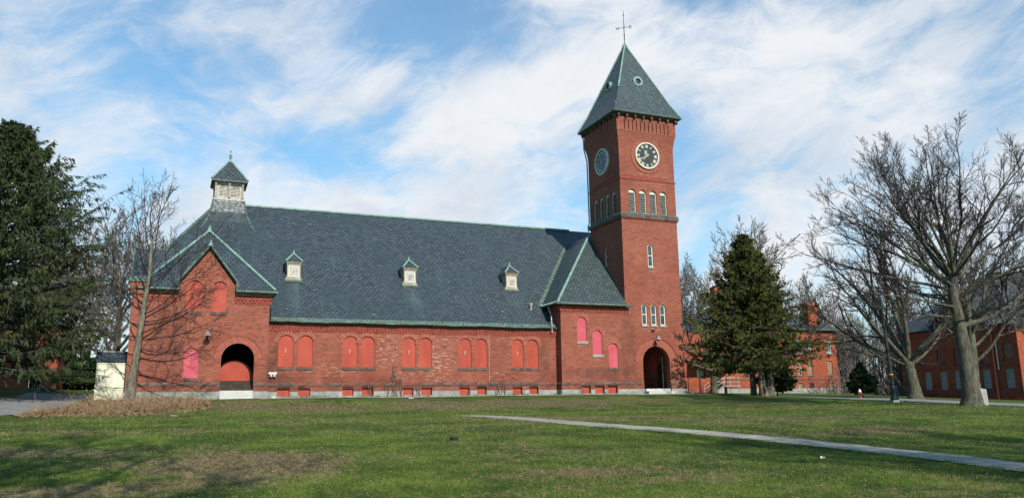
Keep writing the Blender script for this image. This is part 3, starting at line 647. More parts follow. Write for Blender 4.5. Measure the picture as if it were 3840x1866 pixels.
# string courses, belt, dentils
for pp, a, b in ((pf, UT - .05, UT1 + .05), (pl_, VT - .05, VT1 + .05), (pr_, VT - .05, VT1 + .05)):
    m = MB(); pp.box(m, a, b, 19.50, 19.58, -.02, .05); m.build('string_course', M['dentil'], hall)
    m = MB(); pp.box(m, a + .6, b - .6, 19.60, 19.68, -.02, .035)
    for i in range(34): t = a + .65 + (b - a - 1.3) * i / 34; pp.box(m, t, t + .06, 19.67, 19.86, -.02, .03)
    m.build('dentil_panel', M['dentil'], hall)
    m = MB(); pp.box(m, a + .02, b - .02, 16.235, 16.248, -.02, .06)
    for i in range(40): t = a + .02 + (b - a - .04) * i / 40; pp.box(m, t, t + .07, 16.14, 16.24, -.02, .07)
    m.build('dentil_course', M['dentil'], hall)
m = MB()
for pp, a, b in ((pf, UT - .13, UT1 + .13), (pl_, VT - .125, VT1 + .13), (pr_, VT - .125, VT1 + .13)): pp.box(m, a, b, 16.25, 16.49, -.02, .13)
m.build('stone_belt', M['stone'], hall)
m = MB()
for pp, a, b in ((pf, UT - .13, UT1 + .13), (pl_, VT - .12, VT1 + .13), (pr_, VT - .12, VT1 + .13)):
    m.add([pp.pt(a, 16.495, .145), pp.pt(b, 16.495, .145), pp.pt(b, 16.56, .145), pp.pt(a, 16.56, .145), pp.pt(a, 16.67, .004), pp.pt(b, 16.67, .004)], [(0,1,2,3),(3,2,5,4)])
m.build('belt_flashing', M['copperd'], hall)
def louvered(pp, a, b, z0, z1, parent):
    w = bpy.data.objects.new('belfry_window', None); COL.objects.link(w); w.parent = parent
    m = MB(); t = .055; o = arch_poly(a, b, z0, z1); i = arch_poly(a + t, b - t, z0 + t, z1 - t); wall(pp, o, [i], .12, -.10, mb=m); m.build('frame', M['cream'], w)
    m = MB(); n = 11; c = (a + b) / 2; r = (b - a) / 2 - t; zs = z1 - (b - a) / 2
    for k in range(n):
        z = z0 + .10 + k * (zs + .05 - z0) / n; jit = rnd.uniform(-.012, .012)
        m.add([pp.pt(a+t, z+jit, -.10), pp.pt(b-t, z-jit, -.10), pp.pt(b-t, z+.12, -.26), pp.pt(a+t, z+.12, -.26), pp.pt(a+t, z-.015+jit, -.11), pp.pt(b-t, z-.015-jit, -.11)], [(0,1,2,3), (4,5,1,0)])
    m.build('louver', M['louver'], w)
    m = MB(); pp.prism(m, [(c + (r+.0) * math.cos(x), zs + .04 + (r - .03) * math.sin(x)) for x in [math.pi * q / 10 for q in range(11)]], -.16, -.14); m.build('arch_panel', M['cream'], w)
    m = MB(); pp.box(m, a - .05, b + .05, z0 - .10, z0 + .02, -.1, .16); m.build('sill', M['copperd'], w)
    m = MB(); pp.prism(m, arch_poly(a, b, z0, z1), -.34, -.32); m.build('backing', M['interior'], w)
for a, b in TB: louvered(pf, a, b, 16.68, 18.72, hall)
for a, b in TBL: louvered(pl_, a, b, 16.68, 18.72, hall)
for pp, L, zt, n in ((pf, TB, 18.72, 9), (pl_, TBL, 18.72, 9), (pf, TW, 9.27, 9), (pf, [(34.49, 34.99)], 14.18, 11), (pl_, [(56.55, 57.0)], 14.25, 9)):
    for a, b in L: m = MB(); voussoirs(m, pp, (a + b) / 2, zt - (b - a) / 2, (b - a) / 2 + .01, (b - a) / 2 + .155, n, .012); m.build('arch_surround', M['voussoir'], hall)
def sash(pp, a, b, z0, z1, parent, frame=M['cream'], sill=True, bars=False, rise=None, d=-.08, name='sash_window'):
    w = bpy.data.objects.new(name, None); COL.objects.link(w); w.parent = parent
    t = min(.085, (b - a) * .17); m = MB(); wall(pp, arch_poly(a, b, z0, z1, rise=rise), [arch_poly(a + t, b - t, z0 + t, z1 - t, rise=rise)], .1, d, mb=m)
    zm = (z0 + z1) / 2; pp.box(m, a + t, b - t, zm - .03, zm + .03, d - .07, d - .01)
    if bars:
        for q in (.33, .67): s = a + (b - a) * q; pp.box(m, s - .015, s + .015, z0 + t, z1 - t * 1.5, d - .06, d - .03)
        for q in range(1, 6):
            if q != 3: zz = z0 + (z1 - z0) * q / 6; pp.box(m, a + t, b - t, zz - .015, zz + .015, d - .061, d - .031)
    m.build('frame', frame, w)
    m = MB(); pp.prism(m, arch_poly(a + t*.5, b - t*.5, z0 + t*.5, z1 - t*.5, rise=rise), d - .08, d - .072); m.build('pane', M['glass'], w)
    if sill: m = MB(); pp.box(m, a - .06, b + .06, z0 - .14, z0 - .004, -.2, .06); m.build('sill', M['concrete'], w)
    return w
for a, b in TW: sash(pf, a, b, 7.59, 9.27, hall)
sash(pf, 34.49, 34.99, 12.31, 14.18, hall); sash(pl_, 56.55, 57.0, 12.7, 14.25, hall)
m = MB(); m.box((34.45, VT - .12, 7.12), (34.75, VT, 7.2)); m.build('small_vent', M['black'], hall)

# ---- clocks
def strokes(mb, pp, cx, cz, segs, d0, d1, w):
    for (x0, z0), (x1, z1) in segs:
        L = math.hypot(x1 - x0, z1 - z0); nx_, nz_ = -(z1 - z0) / L * w / 2, (x1 - x0) / L * w / 2
        pp.prism(mb, [(cx+x0+nx_, cz+z0+nz_), (cx+x1+nx_, cz+z1+nz_), (cx+x1-nx_, cz+z1-nz_), (cx+x0-nx_, cz+z0-nz_)], d0, d1)
ROM = ['XII', 'I', 'II', 'III', 'IIII', 'V', 'VI', 'VII', 'VIII', 'IX', 'X', 'XI']
def clock(pp, cx, cz, flip, dialmat, hands):
    ck = bpy.data.objects.new('clock', None); COL.objects.link(ck); ck.parent = hall
    N = 48; circ = lambda r: [(cx + r * math.cos(2*math.pi*i/N), cz + r * math.sin(2*math.pi*i/N)) for i in range(N)]
    m = MB(); wall(pp, circ(1.14), [circ(1.03)], .2, .15, mb=m); m.build('rim', M['cream'], ck)
    m = MB(); pp.prism(m, circ(1.04), -.02, .055); m.build('dial', dialmat, ck)
    m = MB()
    for h, s in enumerate(ROM):
        ang = h * math.pi / 6; rr = [0.70, 0.92]; wid = {'I': .075, 'V': .12, 'X': .12}; tot = sum(wid[c] for c in s); off = -tot / 2
        for c in s:
            w = wid[c]; mid = off + w / 2
            if c == 'I': ss = [((mid, .70), (mid, .93), .056)]
            elif c == 'V': ss = [((mid - .04, .93), (mid, .70), .056), ((mid + .04, .93), (mid, .70), .026)]
            else: ss = [((mid - .045, .93), (mid + .045, .70), .056), ((mid + .045, .93), (mid - .045, .70), .026)]
            for (t0, r0), (t1, r1), sw in ss:
                q = []
                for t, r in ((t0, r0), (t1, r1)):
                    x = math.sin(ang) * r + math.cos(ang) * t; z = math.cos(ang) * r - math.sin(ang) * t; q.append((x * flip, z))
                strokes(m, pp, cx, cz, [tuple(q)], .056, .066, sw)
            off += w
    for k in range(60):
        a = k * math.pi / 30; strokes(m, pp, cx, cz, [((math.sin(a)*.955, math.cos(a)*.955), (math.sin(a)*.985, math.cos(a)*.985))], .056, .062, .025)
    m.build('numerals', M['cream'], ck)
    for (ang, L, w) in hands:
        a = R(ang); m = MB(); dx, dz = math.sin(a) * flip, math.cos(a)
        nx_, nz_ = -dz, dx
        P = lambda t, s_: (cx + dx * t + nx_ * s_, cz + dz * t + nz_ * s_)
        dep = .085 if L > .8 else .075
        pp.prism(m, [P(-.22, w), P(-.22, -w), P(L * .55, -w * .8), P(L * .7, -w * 1.4), P(L, 0), P(L * .7, w * 1.4), P(L * .55, w * .8)], dep, dep + .008); m.build('hand', M['weather'], ck)
    m = MB(); ring = []
    for r0, r1, d in ((1.17, 1.42, .02), (1.44, 1.52, .045)):
        n = 40
        for i in range(n):
            x0 = 2*math.pi*(i+.05)/n; x1 = 2*math.pi*(i+.95)/n
            pp.prism(m, [(cx + r*math.cos(a), cz + r*math.sin(a)) for r, a in ((r0,x0),(r1,x0),(r1,x1),(r0,x1))], -.03, d + (.02 if (cz + r1 * math.sin(x0)) > ZF + .3 else 0))
    m.build('brick_ring', M['voussoir'], ck)
    return ck
c1 = clock(pf, 34.83, 21.66, 1, M['dial'], ((243, .90, .035), (228, .60, .045)))
m = MB(); pf.box(m, 34.60, 34.86, 21.72, 22.12, .056, .07); m.build('hatch', M['louver'], c1)
clock(pl_, 56.75, 21.66, -1, M['dialblue'], ((2, .88, .035), (73, .60, .045)))

# ---- tower eaves and roof
EO = .60; cu, cv = (UT + UT1) / 2, (VT + VT1) / 2; hw = (UT1 - UT) / 2 + EO; AP = 32.55
m = MB()
for pp, a, b in ((front(VT), UT, UT1), (left(UT), VT, VT1), (right(UT1), VT, VT1), (back(VT1), UT, UT1)):
    for i in range(8):
        t = a - .22 + (b - a + .44 - .17) * i / 7; pp.box(m, t, t + .17, 24.74, 24.92, .2, .50)
    for i in range(9): pass
m.box((UT - .42, VT - .42, 24.925), (UT1 + .42, VT1 + .42, 25.02)); m.build('eaves_brackets', M['stone'], hall)
m = MB(); m.box((cu - hw, cv - hw, 25.025), (cu + hw, cv + hw, 25.09))
for q in ((cu-hw, cv-hw, cu+hw, cv-hw), (cu-hw, cv-hw, cu-hw, cv+hw), (cu+hw, cv-hw, cu+hw, cv+hw), (cu-hw, cv+hw, cu+hw, cv+hw)): m.tube([(q[0], q[1], 25.12), (q[2], q[3], 25.12)], .075, 8)
m.build('tower_gutter', M['gutter'], hall)
def ring(h, z): return [(cu-h, cv-h, z), (cu+h, cv-h, z), (cu+h, cv+h, z), (cu-h, cv+h, z)]
m = MB(); rings = [ring(hw + .02, 25.14), ring(hw * .80, 26.48), ring(.10, AP)]
vs = sum(rings, []); m.add(vs, [(4*j+i, 4*j+(i+1) % 4, 4*j+4+(i+1) % 4, 4*j+4+i) for j in range(2) for i in range(4)] + [(3,2,1,0), (8,9,10,11)])
m.build('tower_roof', M['slate2'], hall)
m = MB()
for i in range(4):
    a, b, c = (np.array(rings[j][i]) for j in range(3)); st = .5 if i == 0 else 0
    p0 = a if i else b * .75 + c * .25 * 1
    pts = [a, b, c] if i else [b * .8 + c * .2, c]
    m.tube([p + np.array([0, 0, .01]) for p in pts], .075, 6)
m.build('hip_flashing', M['copper'], hall)
for pp, s, sgn in ((Plane((0, 0, 0), (1, 0, 0), (0, -1, 0)), cu, 0), (Plane((0, 0, 0), (0, 1, 0), (-1, 0, 0)), cv, 1)):
    zc = 28.55; t = (zc - 26.48) / (AP - 26.48); hh = hw * .80 * (1 - t) + .1 * t
    d = hh - (cv if sgn == 0 else cu)
    N = 24; circ = lambda r: [(s + r * math.cos(2*math.pi*i/N), zc + r * math.sin(2*math.pi*i/N)) for i in range(N)]
    v = bpy.data.objects.new('roof_oculus', None); COL.objects.link(v); v.parent = hall
    m = MB(); wall(pp, circ(.40), [circ(.27)], .5, d + .20, mb=m); wall(pp, circ(.47), [circ(.385)], .05, d + .14, mb=m); m.build('oculus_rim', M['copper'], v)
    m = MB(); pp.prism(m, circ(.28), d + .02, d + .06); m.build('oculus_pane', M['glass'], v)
# loose slates at the front corner
m = MB()
for k in range(14):
    x = UT + rnd.uniform(-.4, 1.0) + (4.6 if k > 10 else 0); z = 25.35 + rnd.uniform(0, .9); h = hw - (z - 25.14) * (hw * .2) / 1.34; y = cv - h - .03
    a = rnd.uniform(-.5, .5); m.slab([(x, y, z), (x + .22, y, z + .1 * a), (x + .24, y + .05, z + .2), (x + .02, y + .04, z + .18 + .1 * a)], .015)
m.build('loose_slates', M['slate'], hall)
# finial and weather vane
m = MB(); m.lathe([(.20, -.25), (.20, -.05), (.26, 0), (.30, .06), (.30, .12), (.20, .20), (.12, .34), (.07, .50), (.05, .62)], (cu, cv, AP - .05), 4); m.build('finial', M['copper'], hall)
wv = bpy.data.objects.new('weather_vane', None); COL.objects.link(wv); wv.parent = hall; wv.location = (cu, cv, AP + .45)
m = MB(); m.tube([(0, 0, 0), (0, 0, 3.0)], [.04, .02], 6); m.lathe([(.02, 0), (.07, .06), (.07, .10), (.02, .16)], (0, 0, .55), 8); m.build('rod', M['black'], wv)
rx, ry = .92, -.38      # the W-E arm as it stands, turned a little from the facade
m = MB(); m.tube([(-.42*rx - .03, -.42*ry, 1.34), (.42*rx, .42*ry, 1.46)], .022, 6); m.tube([(-.30*ry, .30*rx, 1.40), (.34*ry, -.34*rx, 1.40)], .022, 6); m.build('compass_arm', M['black'], wv)
def letter(segs, cx, cz, name):
    m = MB(); pv = Plane((0, 0, 0), (rx, ry, 0), (-.38, -.92, 0)); strokes(m, pv, cx, cz, segs, -.015, .015, .045); m.build(name, M['black'], wv)
letter([((-.13, .11), (-.07, -.11)), ((-.07, -.11), (0, .08)), ((0, .08), (.07, -.11)), ((.07, -.11), (.13, .11)), ((-.17, .12), (-.09, .12)), ((.09, .12), (.17, .12))], -.58, 1.30, 'letter_w')
letter([((-.07, -.12), (-.07, .12)), ((-.10, .11), (.10, .11)), ((-.10, -.11), (.10, -.11)), ((-.07, 0), (.05, 0)), ((.10, .11), (.10, .05)), ((.10, -.11), (.10, -.05))], .56, 1.47, 'letter_e')
m = MB(); pv = Plane((0, 0, 0), (.5, .86, 0), (.86, -.5, 0))
pv.prism(m, [(-.34, 1.42), (-.22, 1.72), (-.12, 1.95), (-.16, 2.2), (-.04, 2.42), (.06, 2.5), (.1, 2.34), (.30, 2.5), (.32, 2.44), (.14, 2.16), (.05, 2.05), (.03, 1.8), (-.05, 1.6), (-.16, 1.56)], -.012, .012)
m.lathe([(.02, -.07), (.07, 0), (.02, .07)], (.02, .03, 2.62), 8); m.build('vane_figure', M['black'], wv)
# downspout on the tower's far left corner
m = MB(); m.tube([(UT - .50, VT1 + .3, 25.0), (UT - .34, VT1 + .12, 24.4), (UT - .34, VT1 + .12, 23.6), (UT - .10, VT1 + .05, 22.4), (UT - .09, VT1 + .02, 16.9), (UT - .25, VT1 - .02, 16.5), (UT - .2, VT1 - .02, 16.1)], .06, 8); m.build('downspout', M['copper'], hall)

# ---- tower porch
m = MB(); c = (ARC[0] + ARC[1]) / 2; r = (ARC[1] - ARC[0]) / 2
voussoirs(m, pf, c, 5.93 - r, r + .005, r + .66, 41, .012, -.0, math.pi); m.build('arch_surround', M['voussoir'], hall)
m = MB()
for i in range(30):
    x0 = math.pi * i / 30; x1 = math.pi * (i + 1) / 30; R0, R1 = r + .67, r + .75
    pf.prism(m, [(c + q * math.cos(a), 4.69 + q * math.sin(a) * .97) for q, a in ((R0,x0),(R1,x0),(R1,x1),(R0,x1))], -.02, .065)
m.build('hood_mould', M['dentil'], hall)
base_courses(pf, ARC[1], UT1 + .06, [], hall, 51)
base_courses(pr_, VT - .0, VT1, [], hall, 52)
m = MB(); yb = VT + 4.6
m.box((UT + .46, VT + .46, G0), (ARC[0] - .02, yb, 6.4)); m.box((UT + .46, yb, G0), (UT1 - .46, yb + .2, 6.4)); m.box((ARC[1] + .5, VT + .46, G0), (UT1 - .46, yb, 6.4)); m.build('porch_wall', M['brick'], hall)
m = MB(); pi_ = left(ARC[1] + .5)
o = MB(); pi_.prism(o, arch_poly(VT + 1.6, VT + 2.6, 2.62, 4.7), 0, .03); o.build('porch_door', M['interior'], hall, 'dark arched door inside the tower porch')
o = MB(); pi_.prism(o, arch_poly(VT + 2.9, VT + 3.7, 4.0, 5.5), 0, .03); o.build('window_board', M['pink'], hall, 'pink arched board inside the tower porch')
o = MB(); o.tube([(ARC[1] + .3, VT + 1.5, 2.6), (ARC[1] + .28, VT + 1.5, 5.2)], .05, 8); o.build('door_post', M['weather'], hall)
o = MB(); pts = [(ARC[1] + .42, VT + 3.25 + .24 * math.cos(a), 3.75 + .3 * math.sin(a)) for a in [2*math.pi*i/12 for i in range(13)]]; o.tube(pts, .06, 6); o.build('wreath', M['copperd'], hall)
m = MB(); m.box((ARC[0] - .0, VT + .1, G0), (ARC[1], yb, 2.60)); m.build('porch_floor', M['concrete'], hall)
m = MB(); m.box((ARC[0] - .04, VT - .75, G0), (ARC[1] + .04, VT + .12, 2.41)); m.box((ARC[0] + .0, VT - .32, 2.412), (ARC[1] - .26, VT + .2, 2.60)); m.build('door_step', M['step'], hall, bevel=.012)
# gooseneck lamps
def wall_lamp(pp, s, zh, so_=.0):
    w = bpy.data.objects.new('wall_lamp', None); COL.objects.link(w); w.parent = hall
    m = MB(); m.tube([pp.pt(s, zh - .30, 0), pp.pt(s, zh - .28, .12), pp.pt(s, zh - .1, .22), pp.pt(s, zh + .12, .30), pp.pt(s, zh + .20, .42), pp.pt(s, zh + .14, .50)], .025, 6); pl2 = pp; pp.box(m, s - .07, s + .07, zh - .38, zh - .22, 0, .03); m.build('arm', M['black'], w)
    c_ = pp.pt(s, zh, .5); m = MB(); m.lathe([(.05, .16), (.07, .10), (.10, .02), (.20, -.10), (.21, -.13)], c_, 12); m.build('shade', M['louver'], w)
    m = MB(); m.lathe([(.03, 0), (.10, -.08), (.12, -.16), (.07, -.24), (.02, -.26)], c_, 12); m.build('globe', M['glass'], w)
wall_lamp(pf, 34.80, 6.55); wall_lamp(front(VW), 1.45, 6.1)

# ---- pavilion (left)
pw = front(VW)
W1 = [(.12, 1.0, 7.51, 9.45), (1.62, 2.46, 7.51, 9.43)]
A2 = (2.33, 4.30, 5.57)
outer = [(U0, G0), (U1, G0), (U1, 8.75), (2.93, 8.75), (2.93, 9.35), (1.33, 11.45), (-.27, 9.35), (-.27, 8.75), (U0, 8.75)]
wall(pw, outer, [arch_poly(*p) for p in W1] + [arch_poly(.18, 1.04, 3.43, 5.26), arch_poly(A2[0], A2[1], G0 + .3, A2[2])], .45).build('pavilion_front_wall', M['brick'], hall)
for i, p in enumerate(W1): board_window(pw, *p, M['board'], hall, n=13, ring=.28, prd=.014 + .01 * i)
board_window(pw, .18, 1.04, 3.43, 5.26, M['pink'], hall, n=13, lab='pink window board in the left pavilion', ring=.26)
base_courses(pw, U0, A2[0], [], hall, 61); base_courses(pw, A2[1], U1 + .06, [], hall, 62)
cornice(pw, U0 + .4, -.29, 8.06, 8.60, hall, name='pavilion_cornice'); cornice(pw, 2.95, U1 + .10, 8.06, 8.60, hall, name='pavilion_cornice')
m = MB(); prr = right(U1); wall(prr, rect_poly(VW + .45, VN + .6, G0, 8.75), [], .4, mb=m); m.box((U0, VW + .45, G0), (U0 + .4, 60, 8.75)); m.build('pavilion_side_wall', M['brick'], hall)
base_courses(right(U1), VW, VN - .1, [], hall, 63)
cornice(prr, VW - .1, VN + .6, 8.06, 8.60, hall, name='pavilion_cornice')
# arch over the pavilion porch
m = MB(); c = (A2[0] + A2[1]) / 2; r = (A2[1] - A2[0]) / 2; voussoirs(m, pw, c, A2[2] - r, r + .005, r + .44, 33, .012); m.build('arch_surround', M['voussoir'], hall)
m = MB()
for i in range(24):
    x0 = math.pi * (.08 + .84 * i / 24); x1 = math.pi * (.08 + .84 * (i + 1) / 24)
    pw.prism(m, [(c + q * math.cos(a), A2[2] - r + q * math.sin(a)) for q, a in ((r+.45,x0),(r+.50,x0),(r+.50,x1),(r+.45,x1))], -.02, .05)
m.build('hood_mould', M['dentil'], hall)
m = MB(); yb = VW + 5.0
m.box((A2[0] - .7, VW + .46, G0), (A2[0] - .3, yb, 6.2)); m.box((A2[1] + .35, VW + .46, G0), (U1 - .41, yb, 6.2)); m.box((A2[0] - .7, yb, G0), (U1 - .41, yb + .2, 6.2)); m.box((A2[0] - .7, VW + .46, 6.21), (U1 - .41, yb, 6.4)); m.build('porch_wall', M['interior'], hall)  # near-black colour stands in for the shade behind the board
yb2 = VW + 1.5
o = MB(); front(yb2).prism(o, arch_poly(A2[0] - .25, A2[1] + .08, 3.28, 4.60, rise=1.12), 0, .04); o.build('porch_board', M['board'], hall, 'red board inside the pavilion porch, its round top cut to the sunlit outline')  # round top follows the sun patch; the board's unlit part is left out
m = MB()
for k in range(3): m.box((A2[0] - .25, VW + .55 + k * .28, 2.66 + k * .2), (A2[1] + .34, yb2 - .06, 2.66 + .18 + k * .2))
m.build('inner_steps', M['darkwood'], hall)
m = MB(); m.box((A2[0] - .25, VW + .0, G0), (A2[1] + .34, yb, 2.655)); m.build('porch_floor', M['concrete'], hall)
m = MB(); m.box((A2[0] - .0, VW - .14, G0), (A2[1] + .0, VW + .02, 2.64)); m.box((A2[0] - .0, VW - .42, G0), (A2[1] + .0, VW - .145, 2.42)); m.build('door_step', M['step'], hall, bevel=.012)
# roof of the pavilion: front hip, gable, flared skirt
e2 = 8.92; ap = (1.30, 56.45, 13.4); eL, eR = -2.62, 5.38; vf = VW - .38
m = MB()
nv = vf + .39
m.slab([ap, (eL, vf, e2), (-.31, vf, e2), (-.31, nv, e2 + .427), (1.33, 54.72, 11.505), (2.97, nv, e2 + .427), (2.97, vf, e2), (eR, vf, e2)], .07)
m.slab([(eR, vf, e2), (eR, 58, e2), (ap[0], 62.5, ap[2]), ap], .07)
m.slab([(eL, 58, e2), (eL, vf, e2), ap, (ap[0], 62.5, ap[2])], .07)
m.build('pavilion_roof', M['slate'], hall)
m = MB()
for q in (eL, eR): m.tube([(q, vf, e2 + .04), (ap[0], ap[1], ap[2] + .04)], [.09, .09], 6)
m.lathe([(.30, -.12), (.16, .02), (.10, .18), (.09, .34), (.11, .40)], ap, 8); m.tube([ap, (ap[0], 61.2, 13.45)], .1, 6); m.build('hip_flashing', M['copper'], hall)
def gable_roof(pl, c, w, ze, zp, dep, parent, over=.22):
    m = MB(); sl = (zp - ze) / w
    for sx in (-1, 1):
        P = [pl.pt(c + sx * w, ze, over), pl.pt(c, zp, over), pl.pt(c, zp, -dep), pl.pt(c + sx * w, ze, -dep)]; m.slab(P, .06)
    m.build('gable_roof', M['slate'], parent)
    m = MB()
    for sx in (-1, 1):
        a = (c + sx * (w + .04), ze - .06); b = (c, zp - .02)
        pl.prism(m, [(a[0], a[1]), (b[0], b[1]), (b[0], b[1] + .22), (a[0] , a[1] + .17)], over - .0, over + .10)
        pl.box(m, min(a[0], a[0] - sx * .12), max(a[0], a[0] - sx * .12), ze - .2, ze + .02, -.02, over + .12)
    m.build('verge_board', M['copperd'], parent)
    m = MB(); q = pl.pt(c, zp, over); m.lathe([(.20, -.02), (.15, .08), (.09, .20), (.08, .40), (.10, .42)], q, 8); m.tube([q, pl.pt(c, zp + .02, -dep)], .045, 6); m.build('gable_finial', M['copper' if abs(pl.A[0]) > .5 else 'copperd'], parent)
gable_roof(pw, 1.33, 1.72, 9.33, 11.62, 2.6, hall)
pwl = left(U0)
m = MB(); wall(pwl, [(54.5, 8.7), (57.9, 8.7), (57.9, 9.4), (56.2, 11.7), (54.5, 9.4)], [], .3, mb=m); m.build('side_gable_wall', M['brick'], hall)
gable_roof(pwl, 56.2, 1.8, 9.4, 11.9, 3.5, hall)
# gutters either side of the gable and round the corner
m = MB(); m.tube([(eL - .05, vf - .08, e2 - .12), (-.32, vf - .08, e2 - .12)], .085, 8); m.tube([(2.98, vf - .08, e2 - .12), (eR + .05, vf - .08, e2 - .12)], .085, 8); m.tube([(eR + .07, vf - .1, e2 - .12), (eR + .07, 54.6, e2 - .12)], .085, 8); m.build('pavilion_gutter', M['gutter'], hall)
m = MB(); m.box((eL, vf, e2 - .28), (-.3, VW - .17, e2 - .2)); m.box((2.97, vf, e2 - .28), (eR, VW - .17, e2 - .2)); m.box((2.95, vf + .1, e2 - .05), (3.15, VW + .2, e2 + .4)); m.box((-.5, vf + .1, e2 - .05), (-.3, VW + .2, e2 + .4)); m.build('soffit', M['copperd'], hall)
# corner pier at the far left with its small copper cap
m = MB(); m.box((U0 - .02, VW - .34, G0), (-2.28, VW + .1, 8.45)); m.box((U0 - .10, VW - .42, 8.45), (-2.2, VW + .15, 8.75)); m.box((U0 - .18, VW - .50, 8.75), (-2.14, VW + .2, 9.15)); m.build('corner_pier', M['brick'], hall)
m = MB(); m.box((U0 - .26, VW - .58, 9.152), (-2.06, VW + .3, 9.24)); m.add([(U0 - .24, VW - .56, 9.24), (-2.08, VW - .56, 9.24), (-2.08, VW + .3, 9.24), (U0 - .24, VW + .3, 9.24), (-2.3, VW + .2, 9.62), (U0+.1, VW + .2, 9.62)], [(0,1,4,5),(1,2,4),(2,3,5,4),(3,0,5)]); m.build('pier_cap', M['copperd'], hall)
m = MB(); m.box((U0 - .12, VW - .44, G0), (-2.25, VW, 2.58)); m.build('pier_plinth', M['concrete'], hall)

# ---- cupola on its flared skirt
cx_, cy_ = 2.76, 65.45
def rect(h, z, du=0, dv=0): return [(cx_-h-du, cy_-h-dv, z), (cx_+h+du, cy_-h-dv, z), (cx_+h+du, cy_+h+dv, z), (cx_-h-du, cy_+h+dv, z)]
rg_ = [rect(2.15, 14.5, 0, .9), rect(1.62, 15.6, 0, .38), rect(1.30, 16.6, 0, .1), rect(1.14, 17.6)]
m = MB(); m.add(sum(rg_, []), [(4*j+i, 4*j+(i+1) % 4, 4*j+4+(i+1) % 4, 4*j+4+i) for j in range(3) for i in range(4)] + [(12,13,14,15)]); m.build('cupola_skirt', M['slate'], hall)
m = MB()
for i in range(4): m.tube([np.array(rg_[j][i]) + np.array([0, 0, .02]) for j in range(4)], .08, 6)
m.build('hip_flashing', M['copperd'], hall)
cp_ = bpy.data.objects.new('cupola', None); COL.objects.link(cp_); cp_.parent = hall; cp_.location = (cx_, cy_, 17.6)
m = MB(); m.box((-1.18, -1.18, 0), (1.18, 1.18, .12)); m.box((-1.10, -1.10, .12), (1.10, 1.10, .24)); m.build('cupola_base', M['weather'], cp_)
m = MB()
for pp in (Plane((0, -.98, 0), (1, 0, 0), (0, -1, 0)), Plane((-.98, 0, 0), (0, 1, 0), (-1, 0, 0)), Plane((.98, 0, 0), (0, 1, 0), (1, 0, 0)), Plane((0, .98, 0), (1, 0, 0), (0, 1, 0))):
    wall(pp, rect_poly(-.96, .96, .24, 1.42), [arch_poly(-.78, -.12, .34, 1.28), arch_poly(.12, .78, .34, 1.28)], .08, mb=m)
m.build('cupola_frame', M['weather'], cp_)
m = MB()
for pp in (Plane((0, -.98, 0), (1, 0, 0), (0, -1, 0)), Plane((-.98, 0, 0), (0, 1, 0), (-1, 0, 0)), Plane((.98, 0, 0), (0, 1, 0), (1, 0, 0)), Plane((0, .98, 0), (1, 0, 0), (0, 1, 0))):
    for a, b in ((-.78, -.12), (.12, .78)):
        for k in range(8):
            z = .36 + k * .115; c = (a + b) / 2; hh = .33
            if z > .95: hh = math.sqrt(max(.33 ** 2 - (z - .95) ** 2, .01))
            m.add([pp.pt(c-hh, z, -.01), pp.pt(c+hh, z, -.01), pp.pt(c+hh, z+.095, -.07), pp.pt(c-hh, z+.095, -.07)], [(0,1,2,3)])
m.build('cupola_louver', M['weather'], cp_)
m = MB(); m.box((-.86, -.86, .24), (.86, .86, 1.42)); m.build('cupola_core', M['interior'], cp_)
for x, y in ((-1.0, -1.04), (0, -1.07), (1.0, -1.04), (-1.04, 1.0), (1.04, 1.0), (-1.07, 0), (1.07, 0)):
    m = MB(); m.lathe([(.12, .24), (.12, .30), (.085, .34), (.075, 1.2), (.08, 1.24), (.13, 1.30), (.13, 1.42)], (x, y, 0), 10); m.build('column', M['bronze'], cp_, smooth=False)
m = MB(); m.box((-1.16, -1.16, 1.42), (1.16, 1.16, 1.50)); m.box((-1.10, -1.10, 1.50), (1.10, 1.10, 1.62)); m.build('cupola_cornice', M['weather'], cp_)
m = MB(); H = 1.36; m.add([(-H,-H,1.50),(H,-H,1.50),(H,H,1.50),(-H,H,1.50),(-H,-H,1.63),(H,-H,1.63),(H,H,1.63),(-H,H,1.63),(-.14,-.14,3.42),(.14,-.14,3.42),(.14,.14,3.42),(-.14,.14,3.42)], [(3,2,1,0),(0,1,5,4),(1,2,6,5),(2,3,7,6),(3,0,4,7),(4,5,9,8),(5,6,10,9),(6,7,11,10),(7,4,8,11),(8,9,10,11)]); m.build('cupola_roof', M['slate'], cp_)
m = MB()
for a, b in ((-1,-1),(1,-1),(1,1),(-1,1)): m.tube([(a*H, b*H, 1.66), (a*.14, b*.14, 3.45)], .075, 6)
m.lathe([(.26, 3.38), (.28, 3.44), (.13, 3.52), (.09, 3.66), (.05, 3.74), (.13, 3.82), (.05, 3.90), (.14, 4.02), (.04, 4.12), (.03, 4.32), (.07, 4.40), (.01, 4.5)], (0, 0, 0), 10); m.build('cupola_finial', M['copper'], cp_)

